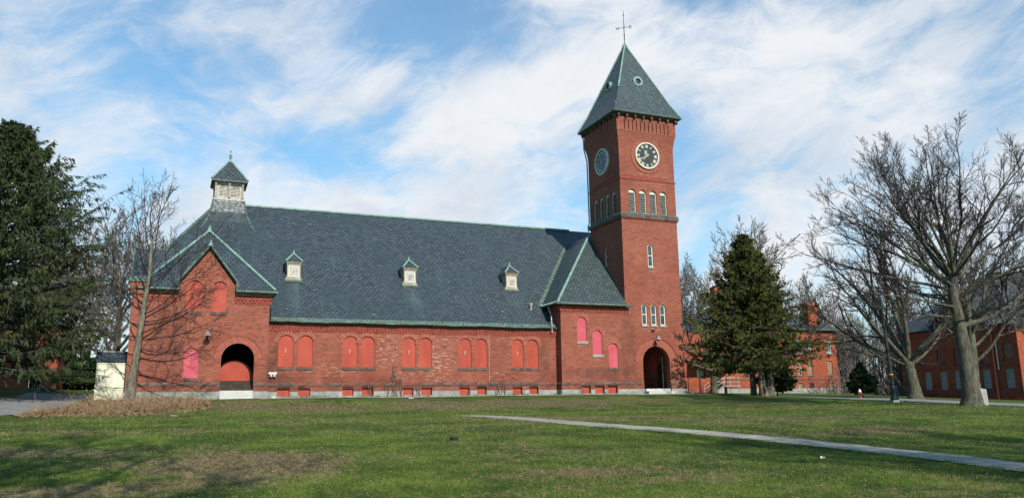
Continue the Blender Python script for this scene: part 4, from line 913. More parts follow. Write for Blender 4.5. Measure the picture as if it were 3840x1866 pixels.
# ================================================================ TREES
def unit(v): return v / np.maximum(np.linalg.norm(v, axis=-1, keepdims=True), 1e-9)
def grow(rg, S, Dr, L, r0, r1, n, wander, trop=0.0):
    """K polylines of n segments"""
    K = len(S); P = np.empty((K, n + 1, 3)); P[:, 0] = S; d = unit(Dr.copy()); h = (L / n)[:, None]
    for i in range(n):
        d = unit(d + rg.normal(0, wander, (K, 3)) + np.array([0, 0, trop]))
        P[:, i+1] = P[:, i] + d * h
    t = np.linspace(0, 1, n + 1)[None, :]; return P, r0[:, None] * (1 - t) + r1[:, None] * t
def spawn(rg, P, Rr, L, m, t0, t1, a0, a1, ratio, rr, end=True, up=0.0):
    """m children on every polyline; returns start, direction, length, radius"""
    K, n1, _ = P.shape; t = ((np.arange(m) + rg.uniform(.1, .9, (K, m))) / m) ** .85 * (t1 - t0) + t0
    if end: t[:, -1] = .999
    f = t * (n1 - 1); i = np.minimum(f.astype(int), n1 - 2); w = (f - i)[..., None]; k = np.arange(K)[:, None]
    S = P[k, i] * (1 - w) + P[k, i+1] * w; T = unit(P[k, i+1] - P[k, i]); rad = Rr[k, i] * (1 - w[..., 0]) + Rr[k, i+1] * w[..., 0]
    a = np.radians(rg.uniform(a0, a1, (K, m)))[..., None]
    if end: a[:, -1] *= .35
    q = unit(np.cross(T, rg.normal(0, 1, (K, m, 3)))); Dd = T * np.cos(a) + q * np.sin(a) + np.array([0, 0, up])
    Lc = L[:, None] * ratio * (1.12 - .62 * t) * rg.uniform(.7, 1.2, (K, m))
    return S.reshape(-1, 3), unit(Dd).reshape(-1, 3), Lc.reshape(-1), np.minimum(rad * rr, rad * .95).reshape(-1)
def tubes(P, Rr, s=4):
    K, n, _ = P.shape; T = np.empty_like(P); T[:, 1:-1] = P[:, 2:] - P[:, :-2]; T[:, 0] = P[:, 1] - P[:, 0]; T[:, -1] = P[:, -1] - P[:, -2]; T = unit(T)
    ref = np.where(np.abs(T[:, :1, 2:3]) < .9, np.array([0, 0, 1.0]), np.array([1.0, 0, 0])) * np.ones_like(T)
    A = unit(np.cross(T, ref)); B = np.cross(T, A); w = 2 * np.pi * np.arange(s) / s
    V = P[:, :, None] + Rr[:, :, None, None] * (np.cos(w)[None, None, :, None] * A[:, :, None] + np.sin(w)[None, None, :, None] * B[:, :, None])
    I = np.arange(K * n * s).reshape(K, n, s); J = np.roll(I, -1, 2)
    F = np.stack([I[:, :-1], J[:, :-1], J[:, 1:], I[:, 1:]], -1).reshape(-1, 4); return V.reshape(-1, 3), F
def join(parts):
    V = []; F = []; n = 0
    for v, f in parts: V.append(v); F.append(f + n); n += len(v)
    return np.concatenate(V), np.concatenate(F)
def limb_lines(rg, limbs, n=12, wander=.085):
    """limbs: (start xyz, direction xyz, length, r0, curve up)"""
    P = []; Rr = []
    for S, Dr, L, r0, up in limbs:
        p, r = grow(rg, np.array([S], float), np.array([Dr], float), np.array([L], float), np.array([r0], float), np.array([r0 * .22]), n, wander, up); P.append(p); Rr.append(r)
    return np.concatenate(P), np.concatenate(Rr)
def bare_parts(seed, trunk, limbs, counts=(7, 6, 5), ratios=(.48, .5, .5), tw=.009, angs=(28, 62), trop=.03, sides=(7, 5, 3), flare=1.5, limbs_in_crown=False):
    """trunk: list of ((x,y,z), r). Returns trunk faces and crown faces"""
    rg = np.random.default_rng(seed)
    tp = np.array([[p for p, r in trunk]], float); tr = np.array([[r for p, r in trunk]], float)
    # resample the trunk and give it a root flare and slight wobble
    t = np.linspace(0, 1, len(trunk)); tt = np.linspace(0, 1, 24)
    tp = np.stack([np.interp(tt, t, tp[0, :, k]) for k in range(3)], -1)[None]; tr = np.interp(tt, t, tr[0])[None]
    tp[0, 1:-1, :2] += rg.normal(0, .012, (22, 2)); tr[0] *= 1 + rg.normal(0, .018, 24)
    h = tp[0, :, 2] - tp[0, 0, 2]; tr[0] *= 1 + (flare - 1) * np.exp(-h / .35)
    LP, LR = limb_lines(rg, limbs); LL = np.array([l[2] for l in limbs], float)
    main = [tubes(tp, tr, 12)]; crown = []; (crown if limbs_in_crown else main).append(tubes(LP, LR, sides[0]))
    P, Rr, L = LP, LR, LL
    for lv, m in enumerate(counts):
        S, Dd, Lc, rc = spawn(rg, P, Rr, L, m, .26 if lv == 0 else .12, 1, angs[0], angs[1], ratios[lv], .62, True, .10)
        n = (7, 5, 4, 3)[lv]; last = lv == len(counts) - 1
        r1 = np.full(len(S), tw * .6) if last else np.maximum(rc * .35, tw)
        P, Rr = grow(rg, S, Dd, Lc, np.maximum(rc, tw * 1.1), r1, n, (.10, .13, .16, .2)[lv], trop)
        L = Lc; crown.append(tubes(P, Rr, sides[1] if lv == 0 else sides[2]))
    return join(main), join(crown)
def place_tree(name, parts, loc, rz, bark, twig, label, cat='tree', group=None, sc=1.0):
    t = thing(name, loc, rz, label, cat, group); t.scale = (sc, sc, sc)
    link('trunk', np_mesh('trunk', *parts[0], True), bark, t); link('crown', np_mesh('crown', *parts[1]), twig, t); return t

def radial_limbs(rg, n, z0, z1, L0, L1, el0, el1, r0, r1, x=0, y=0, up=.04, lean=(0, 0)):
    out = []
    for i in range(n):
        t = i / max(n - 1, 1); z = z0 + (z1 - z0) * t; a = i * 2.4 + rg.uniform(-.3, .3); el = R(el0 + (el1 - el0) * t + rg.uniform(-6, 6))
        out.append(((x + lean[0] * (z - z0), y + lean[1] * (z - z0), z), (math.cos(a) * math.cos(el), math.sin(a) * math.cos(el), math.sin(el)), L0 + (L1 - L0) * t, r0 + (r1 - r0) * t, up))
    return out

# ---- the big oak at the right
IR = np.array([.924, -.383, 0]); IB = np.array([.383, .924, 0])   # sideways and away as seen from the lawn
def D3(r, b, z): return tuple(IR * r + IB * b + np.array([0, 0, z]))
oz = gz(39.9, 30.9)
OT = [(D3(0, 0, -.3), .60), (D3(0, 0, .6), .46), (D3(-.05, 0, 2.2), .39), (D3(-.18, 0, 4.3), .33), (D3(-.30, .05, 6.0), .28), (D3(-.25, 0, 7.2), .22), (D3(-.1, 0, 8.2), .16)]
OL = [  # start height, right, back, up, length, radius, curve
 (4.3, 1.0, .1, .22, 8.0, .21, .06), (4.9, -1.0, .3, .02, 5.6, .09, .01), (5.4, -1.0, -.4, .10, 6.6, .10, .02), (6.1, 1, -.3, .35, 8.0, .15, .04), (4.6, -.4, -1, .15, 4.5, .07, .03),
 (6.3, -.97, .25, .34, 8.6, .125, .015), (6.5, -.93, -.2, .50, 8.6, .13, .015), (6.7, -.78, .3, .66, 8.6, .13, .015), (6.9, -.62, -.3, .85, 8.6, .13, .01), (7.1, -.45, .35, .95, 8.4, .12, .01),
 (7.3, -.28, -.2, 1.0, 8.2, .12, .0), (7.4, -.10, .3, 1.0, 8.0, .12, .0), (7.4, .10, -.3, 1.0, 8.0, .12, .0), (7.2, .30, .2, .95, 8.6, .13, .005), (7.0, .52, -.2, .85, 8.8, .13, .01), (6.7, .78, .3, .66, 8.8, .13, .02),
 (7.0, .1, 1.0, .8, 7.2, .11, .015), (7.0, -.1, -1.0, .8, 6.8, .11, .015), (5.7, -.5, .9, .35, 5.8, .09, .03), (5.8, .4, -.9, .4, 5.6, .09, .03), (7.6, -.2, .05, 1.0, 7.6, .11, .0), (6.6, -.95, .0, .42, 7.9, .10, .02), (6.8, -.85, .5, .6, 8.0, .10, .015), (7.0, -.7, -.1, .78, 8.0, .10, .01), (7.2, -.5, 0, .95, 7.8, .10, .01), (7.4, -.3, .4, 1, 7.8, .10, .0), (7.2, .4, -.4, .9, 8.0, .10, .01), (6.0, -.9, .5, .2, 6.5, .09, .02), (6.9, -.5, .8, .7, 7.5, .11, .01), (6.9, -.5, -.8, .8, 7.5, .11, .01)]
ol = [(D3(-.22, 0, h - 0), D3(a, b, c), L * .97, r * .76, u) for h, a, b, c, L, r, u in OL]
place_tree('oak_tree', bare_parts(21, OT, ol, (10, 9, 7), (.37, .46, .52), .0080, (24, 60), .04), (39.9, 30.9, oz), 0, M['bark'], M['twig'], 'big spreading leafless oak with a thick mossy grey trunk at the right of the lawn')
# ---- the many-limbed tree across the road
T2 = [(D3(0, 0, -.3), .58), (D3(-.05, 0, .8), .46), (D3(-.25, 0, 2.2), .42), (D3(-.35, 0, 3.0), .40)]
rg = np.random.default_rng(5)
t2l = [(D3(-.3, 0, 2.6 + .1 * (i % 4)), D3(a, b, c), L, r, .02) for i, (a, b, c, L, r) in enumerate([(-1, .1, .42, 9.6, .20), (-.9, -.4, .75, 10.2, .20), (-.62, .3, 1, 10.8, .2), (-.35, -.3, 1, 11, .2), (-.12, .2, 1, 11, .2), (.12, -.2, 1, 11.2, .2), (.35, .3, 1, 10.5, .19), (.8, -.2, .9, 9, .18), (1, .2, .5, 8.0, .16), (-.3, 1, .8, 9, .16), (.2, -1, .9, 8, .15), (-1, .5, .15, 7.2, .13), (.9, .6, .15, 5, .1)])]
place_tree('bare_tree', bare_parts(33, T2, t2l, (9, 7, 6), (.42, .46, .5), .011, (22, 52), .04), (53.2, 46.0, gz(53.2, 46)), 0, M['bark'], M['twig'], 'leafless tree forking low into many upright limbs, across the road behind the lamp post')
# ---- slender tree in front of the pavilion
sz = gz(-2.52, 50.3)
ST = [(D3(-.02, 0, -.2), .33), (D3(.02, 0, .5), .27), (D3(.08, 0, 1.4), .23), (D3(.22, 0, 3.0), .185), (D3(.38, 0, 4.8), .155), (D3(.55, 0, 7.0), .115), (D3(.62, 0, 8.2), .09), (D3(.56, 0, 9.4), .045), (D3(.52, 0, 10.4), .012)]
rg = np.random.default_rng(8); sl = []
def sx(h): return float(np.interp(h, [1.4, 3, 4.8, 7, 8.2, 10, 12.8], [.08, .22, .38, .55, .62, .5, .45]))
for h, a, b, c, L, r in ((7.8, .16, .1, 1, 4.4, .055), (9.3, -.08, .05, 1, 3.4, .04), (8.4, -.25, -.1, 1, 3.9, .05), (9.2, .3, -.1, 1, 3.2, .04), (8.0, -.55, .2, 1, 4.4, .055), (7.4, -.95, -.2, .9, 5.0, .055), (7.0, .9, .2, .95, 5.0, .05),
    (6.5, -1, .3, .85, 4.7, .055), (6.6, 1, -.3, .62, 4.6, .055), (6.0, -1, -.3, .62, 4.8, .05), (5.7, 1, .4, .55, 4.6, .05), (7.3, .2, 1, .9, 3.6, .045), (7.2, .1, -1, .9, 3.6, .045), (9.8, -.35, .3, 1, 2.4, .03), (10.2, .35, -.2, 1, 2.2, .028),
    (5.2, -1, .1, .34, 4.6, .05), (5.1, 1, -.4, .30, 4.8, .05), (4.6, 1, .1, .10, 5.2, .055), (4.4, -1, -.4, .20, 4.4, .045), (4.0, 1, -.6, .02, 4.6, .045), (3.6, 1, .2, -.04, 5.4, .055), (3.5, -1, .3, .12, 3.8, .04), (3.1, 1, -.3, -.08, 4.6, .045), (2.5, .9, -.5, -.10, 3.4, .035), (5.6, -.2, -1, .4, 3.6, .04), (4.9, .2, 1, .3, 2.4, .03)):
    sl.append((D3(sx(h), 0, h), D3(a, b, c), L * (1.12 if c > .5 else .95), r * .82, .03 if c > .3 else .055))
place_tree('young_tree', bare_parts(9, ST, sl, (9, 5, 4), (.40, .46, .5), .0066, (26, 55), .03, flare=1.25, limbs_in_crown=True), (-2.52, 50.3, sz), 0, M['bark2'], M['twig'], 'slender leafless tree with a pale vine-wrapped trunk at the left corner of the brick hall')

# ---- trees standing farther off, made from three grown forms
forms = []
for k in range(3):
    rg = np.random.default_rng(40 + k)
    tr = [((0, 0, -.4), .34), ((0, 0, 1.5), .28), ((.1, 0, 3.4), .25), ((.1, .1, 5.5), .20), ((.0, .1, 8), .12)]
    if k == 0: lim = radial_limbs(rg, 15, 3.6, 7.4, 7.8, 7.0, 48, 82, .14, .09, up=.03)
    elif k == 1: lim = radial_limbs(rg, 17, 2.4, 7.6, 7.2, 5.8, 22, 78, .13, .07, up=.05)
    else: lim = radial_limbs(rg, 13, 2.0, 3.2, 6.0, 7.0, 8, 70, .13, .12, up=.05)
    pp = bare_parts(50 + k, tr if k < 2 else tr[:3], lim, (9, 7, 6), (.44, .48, .5), .017, (24, 55), .035, (6, 3, 3))
    forms.append((np_mesh('trunk', *pp[0], True), np_mesh('crown', *pp[1])))
for a, b in forms: a.materials.append(M['bark']); b.materials.append(M['twigw'])
FAR = [  # x, y, form, scale, rotation, label
 (63, 100, 0, 1.45, .3, 'tall leafless tree rising just right of the clock tower behind the brick block'),
 (79, 96, 0, 1.72, 1.9, 'tallest vase-shaped leafless tree above the roof of the distant brick block'),
 (72, 108, 1, 1.6, 4.0, 'leafless tree behind the big conifer, between two taller bare trees'),
 (92, 98, 1, 1.35, 2.2, 'leafless tree rising behind the tall chimney of the distant brick block'),
 (46.5, 62.5, 2, 1.05, .8, 'dark low-branching leafless tree between the clock tower and the big conifer'),
 (-5.6, 82, 1, 1.25, .5, 'leafless tree showing behind the roof edge of the little yellow shed'),
 (-10.5, 92, 1, 1.3, 2.6, 'grey leafless tree in the gap between the spruce and the yellow shed'),
 (-2.0, 90, 0, 1.15, 1.1, 'leafless tree behind the left end of the brick hall'),
 (-8.0, 79, 2, .85, 3.0, 'small leafless tree with a pale leaning trunk on the far grass left of the shed'),
 (-16, 100, 0, 1.2, 3.3, 'distant leafless tree half hidden behind the tall spruce'),
 (60, 46, 1, 1.25, 5.0, 'leafless tree between the forked tree and the dark brick house'),
 (88, 78, 1, 1.1, 3.9, 'leafless tree beyond the small evergreen, in front of the woods'),
 (76, 50, 0, .95, .4, 'leafless tree standing close in front of the dark brick house at the right edge'),
]
for x, y, k, sc, rz, lab in FAR:
    t = thing('bare_tree', (x, y, gz(x, y)), rz, lab, 'tree', 'leafless trees around the grounds'); t.scale = (sc,) * 3
    link('trunk', forms[k][0], None, t); link('crown', forms[k][1], None, t)
# shade trees that stand on the lawn behind the viewer
for x, y, k, sc, rz, lab in ((-4.2, -4.0, 0, 1.6, 0.4, 'leafless tree on the near lawn behind the viewpoint to the left'), (21.5, -9, 1, 1.7, 2.0, 'leafless tree on the near lawn behind the viewpoint to the right')):
    t = thing('bare_tree', (x, y, gz(x, y)), rz, lab, 'tree', 'leafless trees behind the viewpoint'); t.scale = (sc,) * 3
    link('trunk', forms[k][0], None, t); link('crown', forms[k][1], None, t)
# ---- woods in the distance
rg = np.random.default_rng(77); VV = []; parts_w = []
for i in range(330):
    az_ = R(rg.uniform(37, 58)) if i < 260 else R(rg.uniform(-15, 5)); ds = rg.uniform(112, 150); x, y = ds * math.sin(az_), ds * math.cos(az_)
    z = gz(x, y) - .3; H = rg.uniform(8, 13.5) if i < 260 else rg.uniform(6, 10)
    S = np.array([[x, y, z]]); P, Rr = grow(rg, S, np.array([[rg.normal(0, .06), rg.normal(0, .06), 1.0]]), np.array([H]), np.array([rg.uniform(.10, .2)]), np.array([.03]), 6, .03)
    parts_w.append(tubes(P, Rr, 4)); L = np.array([H])
    S, Dd, Lc, rc = spawn(rg, P, Rr, L, 16, .2, 1, 25, 60, .32, .5, True, .2); P2, R2 = grow(rg, S, Dd, Lc, np.maximum(rc, .035), np.full(len(S), .024), 4, .1, .08); parts_w.append(tubes(P2, R2, 3))
    S, Dd, Lc, rc = spawn(rg, P2, R2, Lc, 7, .1, 1, 25, 60, .45, .6, True, .1); P3, R3 = grow(rg, S, Dd, Lc, np.full(len(S), .026), np.full(len(S), .016), 3, .15, .05); parts_w.append(tubes(P3, R3, 3))
K = 5200; az_ = np.radians(rg.uniform(37, 58, K)); ds = rg.uniform(108, 135, K); sx_, sy_ = ds * np.sin(az_), ds * np.cos(az_)   # undergrowth
P, Rr = grow(rg, np.stack([sx_, sy_, ground(sx_, sy_) - .1], -1), unit(rg.normal(0, .45, (K, 3)) + np.array([0, 0, 1.0])), rg.uniform(1.0, 4.2, K), np.full(K, .035), np.full(K, .015), 4, .2, .02); parts_w.append(tubes(P, Rr, 3))
v, f = join(parts_w); tag(link('woods', np_mesh('woods', v, f), M['twigw']), 'brown leafless woods far behind the campus buildings', 'woods', kind='stuff')

# ---- conifers
def sprigs(rg, P, n, L, wid, droop, spread, tmin=.1, curl=1.0):
    """narrow needle-clad sprigs set along polylines: folded blades hanging or standing out"""
    K, n1, _ = P.shape; t = rg.uniform(tmin, 1, (K, n)) ** .8; f = t * (n1 - 1); i = np.minimum(f.astype(int), n1 - 2); w = (f - i)[..., None]; k = np.arange(K)[:, None]
    S = (P[k, i] * (1 - w) + P[k, i+1] * w).reshape(-1, 3); T = unit(P[k, i+1] - P[k, i]).reshape(-1, 3); m = len(S)
    q = unit(rg.normal(0, 1, (m, 3))); d = unit(T * rg.uniform(.2, 1, (m, 1)) + q * spread + np.array([0, 0, -droop]) * rg.uniform(.3, 1.2, (m, 1)))
    l = L * rg.uniform(.5, 1.3, (m, 1)) ; a = unit(np.cross(d, q)) * wid * rg.uniform(.6, 1.3, (m, 1)); b = np.cross(d, unit(a)) * np.linalg.norm(a, axis=1, keepdims=True)
    mid = S + d * l * .45 + np.array([0, 0, -.04 * curl]) * l; tip = S + d * l + np.array([0, 0, -.16 * curl * droop]) * l
    V = np.stack([S, mid + a, tip, mid - a, S + 0, mid + b, tip + 0, mid - b], 1).reshape(-1, 3); F = (np.arange(m)[:, None] * 8 + np.array([[0, 1, 2, 3], [4, 5, 6, 7]]).reshape(1, -1)).reshape(-1, 4)
    return V, F
def conifer(seed, H, base, shape, whorls, per, rise, dr, sub, nsp, L, wid, droop, spread, r0, holes=0.0, sag=-.02):
    rg = np.random.default_rng(seed); trunk = np.array([[[0, 0, -.3], [0, 0, H * .3], [.03, 0, H * .6], [0, 0, H]]]); tr = np.array([[r0, r0 * .75, r0 * .45, .02]])
    main = [tubes(trunk, tr, 10)]; S = []; Dd = []; LL = []; r = []
    for i in range(whorls):
        t = (i + rg.uniform(-.3, .3)) / whorls; z = base + (H - base) * t; rad = shape(t)
        a0 = rg.uniform(0, 6.28)
        for j in range(per):
            if rg.random() < holes + .42 * t * t: continue
            a = a0 + 6.283 * j / per + rg.uniform(-.25, .25); el = rise[0] * (1 - t) + rise[1] * t + rg.uniform(-.08, .08)
            S.append((0, 0, min(z, H - .05))); Dd.append((math.cos(a), math.sin(a), el)); LL.append(max(rad * rg.uniform(.72, 1.12), .25)); r.append(.02 + .012 * rad)
    S = np.array(S, float); Dd = np.array(Dd, float); LL = np.array(LL); r = np.array(r)
    P, Rr = grow(rg, S, Dd, LL, r, np.full(len(S), .012), 8, .045, sag)
    # tips turn up
    tt = np.linspace(0, 1, 9)[None, :]; P[:, :, 2] += (dr * LL[:, None]) * (tt ** 3)
    main.append(tubes(P, Rr, 4))
    S2, D2, L2, r2 = spawn(rg, P, Rr, LL, sub, .15, 1, 30, 62, .36, .5, True, -.05); D2[:, 2] *= .35; D2 = unit(D2)
    P2, R2 = grow(rg, S2, D2, L2, np.maximum(r2, .012), np.full(len(S2), .006), 4, .07, -.03)
    main.append(tubes(P2, R2, 3))
    fol = [sprigs(rg, P2, nsp, L, wid, droop, spread, .0), sprigs(rg, P, nsp * 3, L, wid, droop, spread, .22)]
    return join(main), join(fol)
# tall spruce on the left
sp = conifer(3, 17.0, 2.0, lambda t: min(5.9, 10.0 * (1 - t) ** .92) * (.86 + .18 * math.sin(t * 19) ** 2), 37, 11, (-.04, .85), .20, 10, 17, .33, .030, .80, .40, .38, .05)
px_, py_ = -10.3, 54.6
t = thing('spruce_tree', (px_, py_, gz(px_, py_)), .4, 'tall dark spruce with drooping branch curtains at the left edge', 'tree')
link('trunk', np_mesh('trunk', *sp[0]), M['bark'], t); link('crown', np_mesh('crown', *sp[1]), M['spruce'], t)
# the broad yew-like conifer right of the tower
def yew_shape(t): return (5.5 * min(1, .74 + t * 2.2) * (1 - t) ** 1.0 + .15) * (.78 + .35 * math.sin(t * 19) ** 2)
yw = conifer(6, 12.9, 2.1, yew_shape, 32, 10, (-.05, 1.0), .12, 9, 16, .30, .052, .16, .70, .26, .07)
t = thing('cedar_tree', (42.0, 51.4, gz(42.0, 51.4)), 1.1, 'broad dark green conifer on several reddish trunks right of the clock tower', 'tree')
link('crown', np_mesh('crown', *yw[1]), M['yew'], t)
rg = np.random.default_rng(12); tl = [yw[0]]
for x, y, lx, ly, r in ((-1.1, -.7, .5, .2, .20), (-.75, -.9, .9, .4, .17), (-.45, -.6, .2, 0, .26), (-1.5, -.3, -.6, .3, .12)):
    P, Rr = grow(rg, np.array([[x, y, -.3]]), np.array([[lx * .25, ly * .2, 1.0]]), np.array([4.5]), np.array([r * 1.25]), np.array([r * .6]), 10, .03); tl.append(tubes(P, Rr, 8))
link('trunk', np_mesh('trunk', *join(tl), True), M['barkr'], t)
# deciduous trunk just right of the conifer
Q = [(D3(0, 0, -.3), .42), (D3(0, 0, .6), .33), (D3(.05, 0, 2.0), .28), (D3(.0, 0, 3.6), .22)]
place_tree('bare_tree', bare_parts(61, Q, [(D3(0, 0, 2.2 + .2 * i), D3(a, b, c), L, .11, .04) for i, (a, b, c, L) in enumerate([(1, .2, .35, 6.8), (.8, -.5, .6, 6.5), (-.5, .3, 1, 7), (.3, .5, 1, 7), (1, .5, .1, 5.6), (-.9, -.4, .6, 5)])], (8, 6, 4), (.42, .46, .5), .010), (42.6, 50.2, gz(42.6, 50.2)), 0, M['bark'], M['twig'], 'leafless tree whose grey trunk stands just right of the broad conifer')
# small evergreens
sm = conifer(9, 4.6, .7, lambda t: 2.3 * (1 - t) ** .85 * min(1, .6 + 3 * t), 20, 8, (.05, .9), .08, 8, 14, .24, .06, .2, .7, .09, 0)
meshes_sm = (np_mesh('trunk', *sm[0]), np_mesh('crown', *sm[1])); meshes_sm[0].materials.append(M['bark']); meshes_sm[1].materials.append(M['shrub'])
for x, y, sc, lab in ((56.9, 54.8, .66, 'small dark conical evergreen standing alone in front of the woods'), (47.9, 55.5, .80, 'small bushy evergreen under the right side of the broad conifer')):
    t = thing('small_evergreen', (x, y, gz(x, y)), x, lab, 'tree', 'small evergreens right of the tower'); t.scale = (sc,) * 3
    link('trunk', meshes_sm[0], None, t); link('crown', meshes_sm[1], None, t)
# low spreading shrubs beyond the left grass
sh = conifer(14, 2.3, .1, lambda t: 2.6 * (1 - t) ** .5, 8, 9, (.15, 1.0), .12, 8, 16, .3, .07, .05, .8, .06, .1)
me_s = (np_mesh('stems', *sh[0]), np_mesh('foliage', *sh[1])); me_s[0].materials.append(M['bark']); me_s[1].materials.append(M['shrub'])
for x, y, sc, lab in ((-9.1, 77.6, .95, 'low dark evergreen shrub left of the pale leaning trunk'), (-6.3, 78.6, 1.05, 'low dark evergreen shrub between the pale trunk and the yellow shed')):
    t = thing('evergreen_shrub', (x, y, gz(x, y)), x, lab, 'shrub', 'evergreen shrubs on the far grass'); t.scale = (sc,) * 3
    link('stems', me_s[0], None, t); link('foliage', me_s[1], None, t)

# ================================================================ OTHER BUILDINGS
def rect_window(pp, a, b, z0, z1, parent, mat, sill=True, lab=None, rise=.12):
    m = MB(); pp.prism(m, arch_poly(a - .01, b + .01, z0 - .01, z1 + .01, n=6, rise=rise), -.16, -.13); o = m.build('window_board', mat, parent, lab)
    if sill: m = MB(); pp.box(m, a - .08, b + .08, z0 - .16, z0 - .005, -.15, .05); m.build('window_sill', M['stone'], parent)
    return o
def hip_roof(m, x0, x1, y0, y1, z0, h, o=.5, inset=None):
    x0 -= o; x1 += o; y0 -= o; y1 += o; w = min(x1 - x0, y1 - y0) / 2; i = w if inset is None else inset; ym = (y0 + y1) / 2; xm = (x0 + x1) / 2
    if x1 - x0 >= y1 - y0: a, b = (x0 + i, ym, z0 + h), (x1 - i, ym, z0 + h)
    else: a, b = (xm, y0 + i, z0 + h), (xm, y1 - i, z0 + h)
    P = [(x0, y0, z0), (x1, y0, z0), (x1, y1, z0), (x0, y1, z0), a, b]
    if x1 - x0 >= y1 - y0: f = [(0,1,5,4),(1,2,5),(2,3,4,5),(3,0,4),(3,2,1,0)]
    else: f = [(0,1,4),(1,2,5,4),(2,3,5),(3,0,4,5),(3,2,1,0)]
    m.add(P, f); return m
# ---- middle distance block right of the tower
blk = thing('brick_block', (0, 0, 0), 0, 'distant three-level red brick block with hipped slate roof and tall chimney right of the tower', 'building')
pm = front(80); MX0, MX1 = 61.0, 79.2
low = [(77.5, 78.35), (74.1, 75.0), (72.4, 73.35), (69.7, 70.6), (66.8, 67.7), (63.9, 64.8)]
opn = [arch_poly(a, b, 4.62, 6.5, n=6, rise=.12) for a, b in low] + [arch_poly(a - .02, b + .02, 7.5, 9.3, n=8, rise=.3) for a, b in low]
bas = [(77.5, 78.3), (74.2, 75.0), (72.4, 73.35), (69.65, 70.9), (66.7, 67.8)]
opn += [rect_poly(a, b, 2.95, 3.65) for a, b in bas]
wall(pm, rect_poly(MX0, MX1, 0, 10.4), opn, .35).build('front_wall', M['brick2'], blk)
m = MB(); m.box((MX0, 80.35, 0), (MX0 + .3, 95, 10.4)); m.box((MX1 - .3, 80.35, 0), (MX1, 95, 10.4)); m.box((MX0 + .3, 94.7, 0), (MX1 - .3, 95, 10.4)); m.build('side_wall', M['brick2'], blk)
for i, (a, b) in enumerate(low):
    rect_window(pm, a, b, 4.62, 6.5, blk, M['darkboard'], lab='plywood-covered lower window')
    if i < 3: sash(pm, a - .02, b + .02, 7.5, 9.3, blk, M['white'], bars=True, rise=.3, name='tall_window')
    else: rect_window(pm, a, b, 7.5, 9.3, blk, M['board'], rise=.3)
for i, (a, b) in enumerate(bas): m = MB(); pm.box(m, a - .01, b + .01, 2.94, 3.66, -.2, -.15); m.build('basement_board', M['darkboard'] if i != 1 else M['interior'], blk)
m = MB(); pm.box(m, MX0, MX1 + .05, 0, 2.94, -.02, .06); pm.box(m, MX0, MX1 + .05, 2.95, 3.03, -.02, .04)
m.build('stone_base', M['concrete'], blk)
m = MB(); pm.box(m, MX0, MX1 + .04, 4.0, 4.2, -.02, .05); m.build('stone_course', M['stone'], blk)
m = MB(); pm.box(m, MX0, MX1 + .03, 7.12, 7.22, -.02, .04); pm.box(m, MX0, MX1 + .06, 9.9, 10.05, -.02, .07); pm.box(m, MX0, MX1 + .1, 10.15, 10.4, -.02, .12); m.build('brick_course', M['dentil'], blk)
hip_roof(MB(), MX0, MX1, 80, 95, 10.45, 5.0, .45).build('roof', M['slate'], blk)
m = MB(); m.tube([(MX0, 79.5, 10.42), (MX1 + .5, 79.5, 10.42)], .10, 6); m.build('gutter', M['gutter'], blk)
m = MB(); m.box((75.3, 80.3, 10.2), (76.85, 81.3, 13.5)); m.box((75.2, 80.2, 13.5), (76.95, 81.4, 13.62)); m.box((75.1, 80.1, 13.62), (77.05, 81.5, 14.0)); m.build('chimney', M['brick2'], blk)
m = MB(); m.box((63.5, 84, 12), (64.7, 85, 16.2)); m.build('chimney', M['brick2'], blk)
for q in ([(71.6, 79.95, 10.2), (71.6, 79.95, 3)], [(78.15, 79.8, 3.5), (78.15, 79.8, 2.2)]): MB().tube(q, .055, 6).build('pipe', M['weather'], blk)
# ---- its left wing with canopy and steps
wg = thing('brick_annexe', (0, 0, 0), 0, 'low brick annexe with a canopy, pink boards and iron-railed steps beside the clock tower', 'building')
pa2 = front(79.4)
AX = [(57.0, 57.9, 4.4, 5.15), (57.35, 58.3, 7.1, 8.8)]
wall(pa2, rect_poly(52, 60.99, 0, 9.7), [rect_poly(*a) for a in AX], .35).build('front_wall', M['brick2'], wg)
m = MB(); m.box((52, 79.75, 0), (52.3, 92, 9.7)); m.box((52.3, 91.7, 0), (60.9, 92, 9.7)); m.build('side_wall', M['brick2'], wg)
rect_window(pa2, 57.0, 57.9, 4.4, 5.15, wg, M['glass'], rise=.01); rect_window(pa2, 57.35, 58.3, 7.1, 8.8, wg, M['pink'], lab='pink upper window board', rise=.01)
m = MB(); pa2.box(m, 56.72, 57.0, 4.35, 5.2, -.01, .03); m.build('shutter', M['cream'], wg)
hip_roof(MB(), 52, 61.2, 79.6, 92, 9.75, 3.0, .3).build('roof', M['slate'], wg)
m = MB(); m.box((55.4, 77.2, 5.92), (59.5, 79.38, 6.12)); m.build('canopy', M['weather'], wg)
for x in (55.6, 57.2, 59.3): MB().tube([(x, 77.3, 2.2), (x, 77.3, 5.92)], .06, 6).build('canopy_post', M['black'], wg)
m = MB()
for k in range(5): m.box((57.4 + k * .3, 77.3, 2.2), (57.7 + k * .3, 78.9, 2.55 + k * .18))
m.box((58.9, 77.2, 3.22), (61.2, 79.3, 3.36)); m.build('steps', M['concrete'], wg)
m = MB()
for yy in (77.3, 78.9):
    m.tube([(57.3, yy, 3.35), (58.9, yy, 4.25), (61.1, yy, 4.25)], .03, 6); m.tube([(57.3, yy, 2.95), (58.9, yy, 3.8), (61.1, yy, 3.8)], .025, 6)
    for x, z in ((57.3, 3.35), (58.9, 4.25), (61.1, 4.25)): m.tube([(x, yy, 2.4), (x, yy, z)], .03, 6)
m.build('handrail', M['weather'], wg)
m = MB(); pa2.box(m, 59.2, 60.2, 3.4, 5.5, -.01, .03); m.build('door', M['interior'], wg)

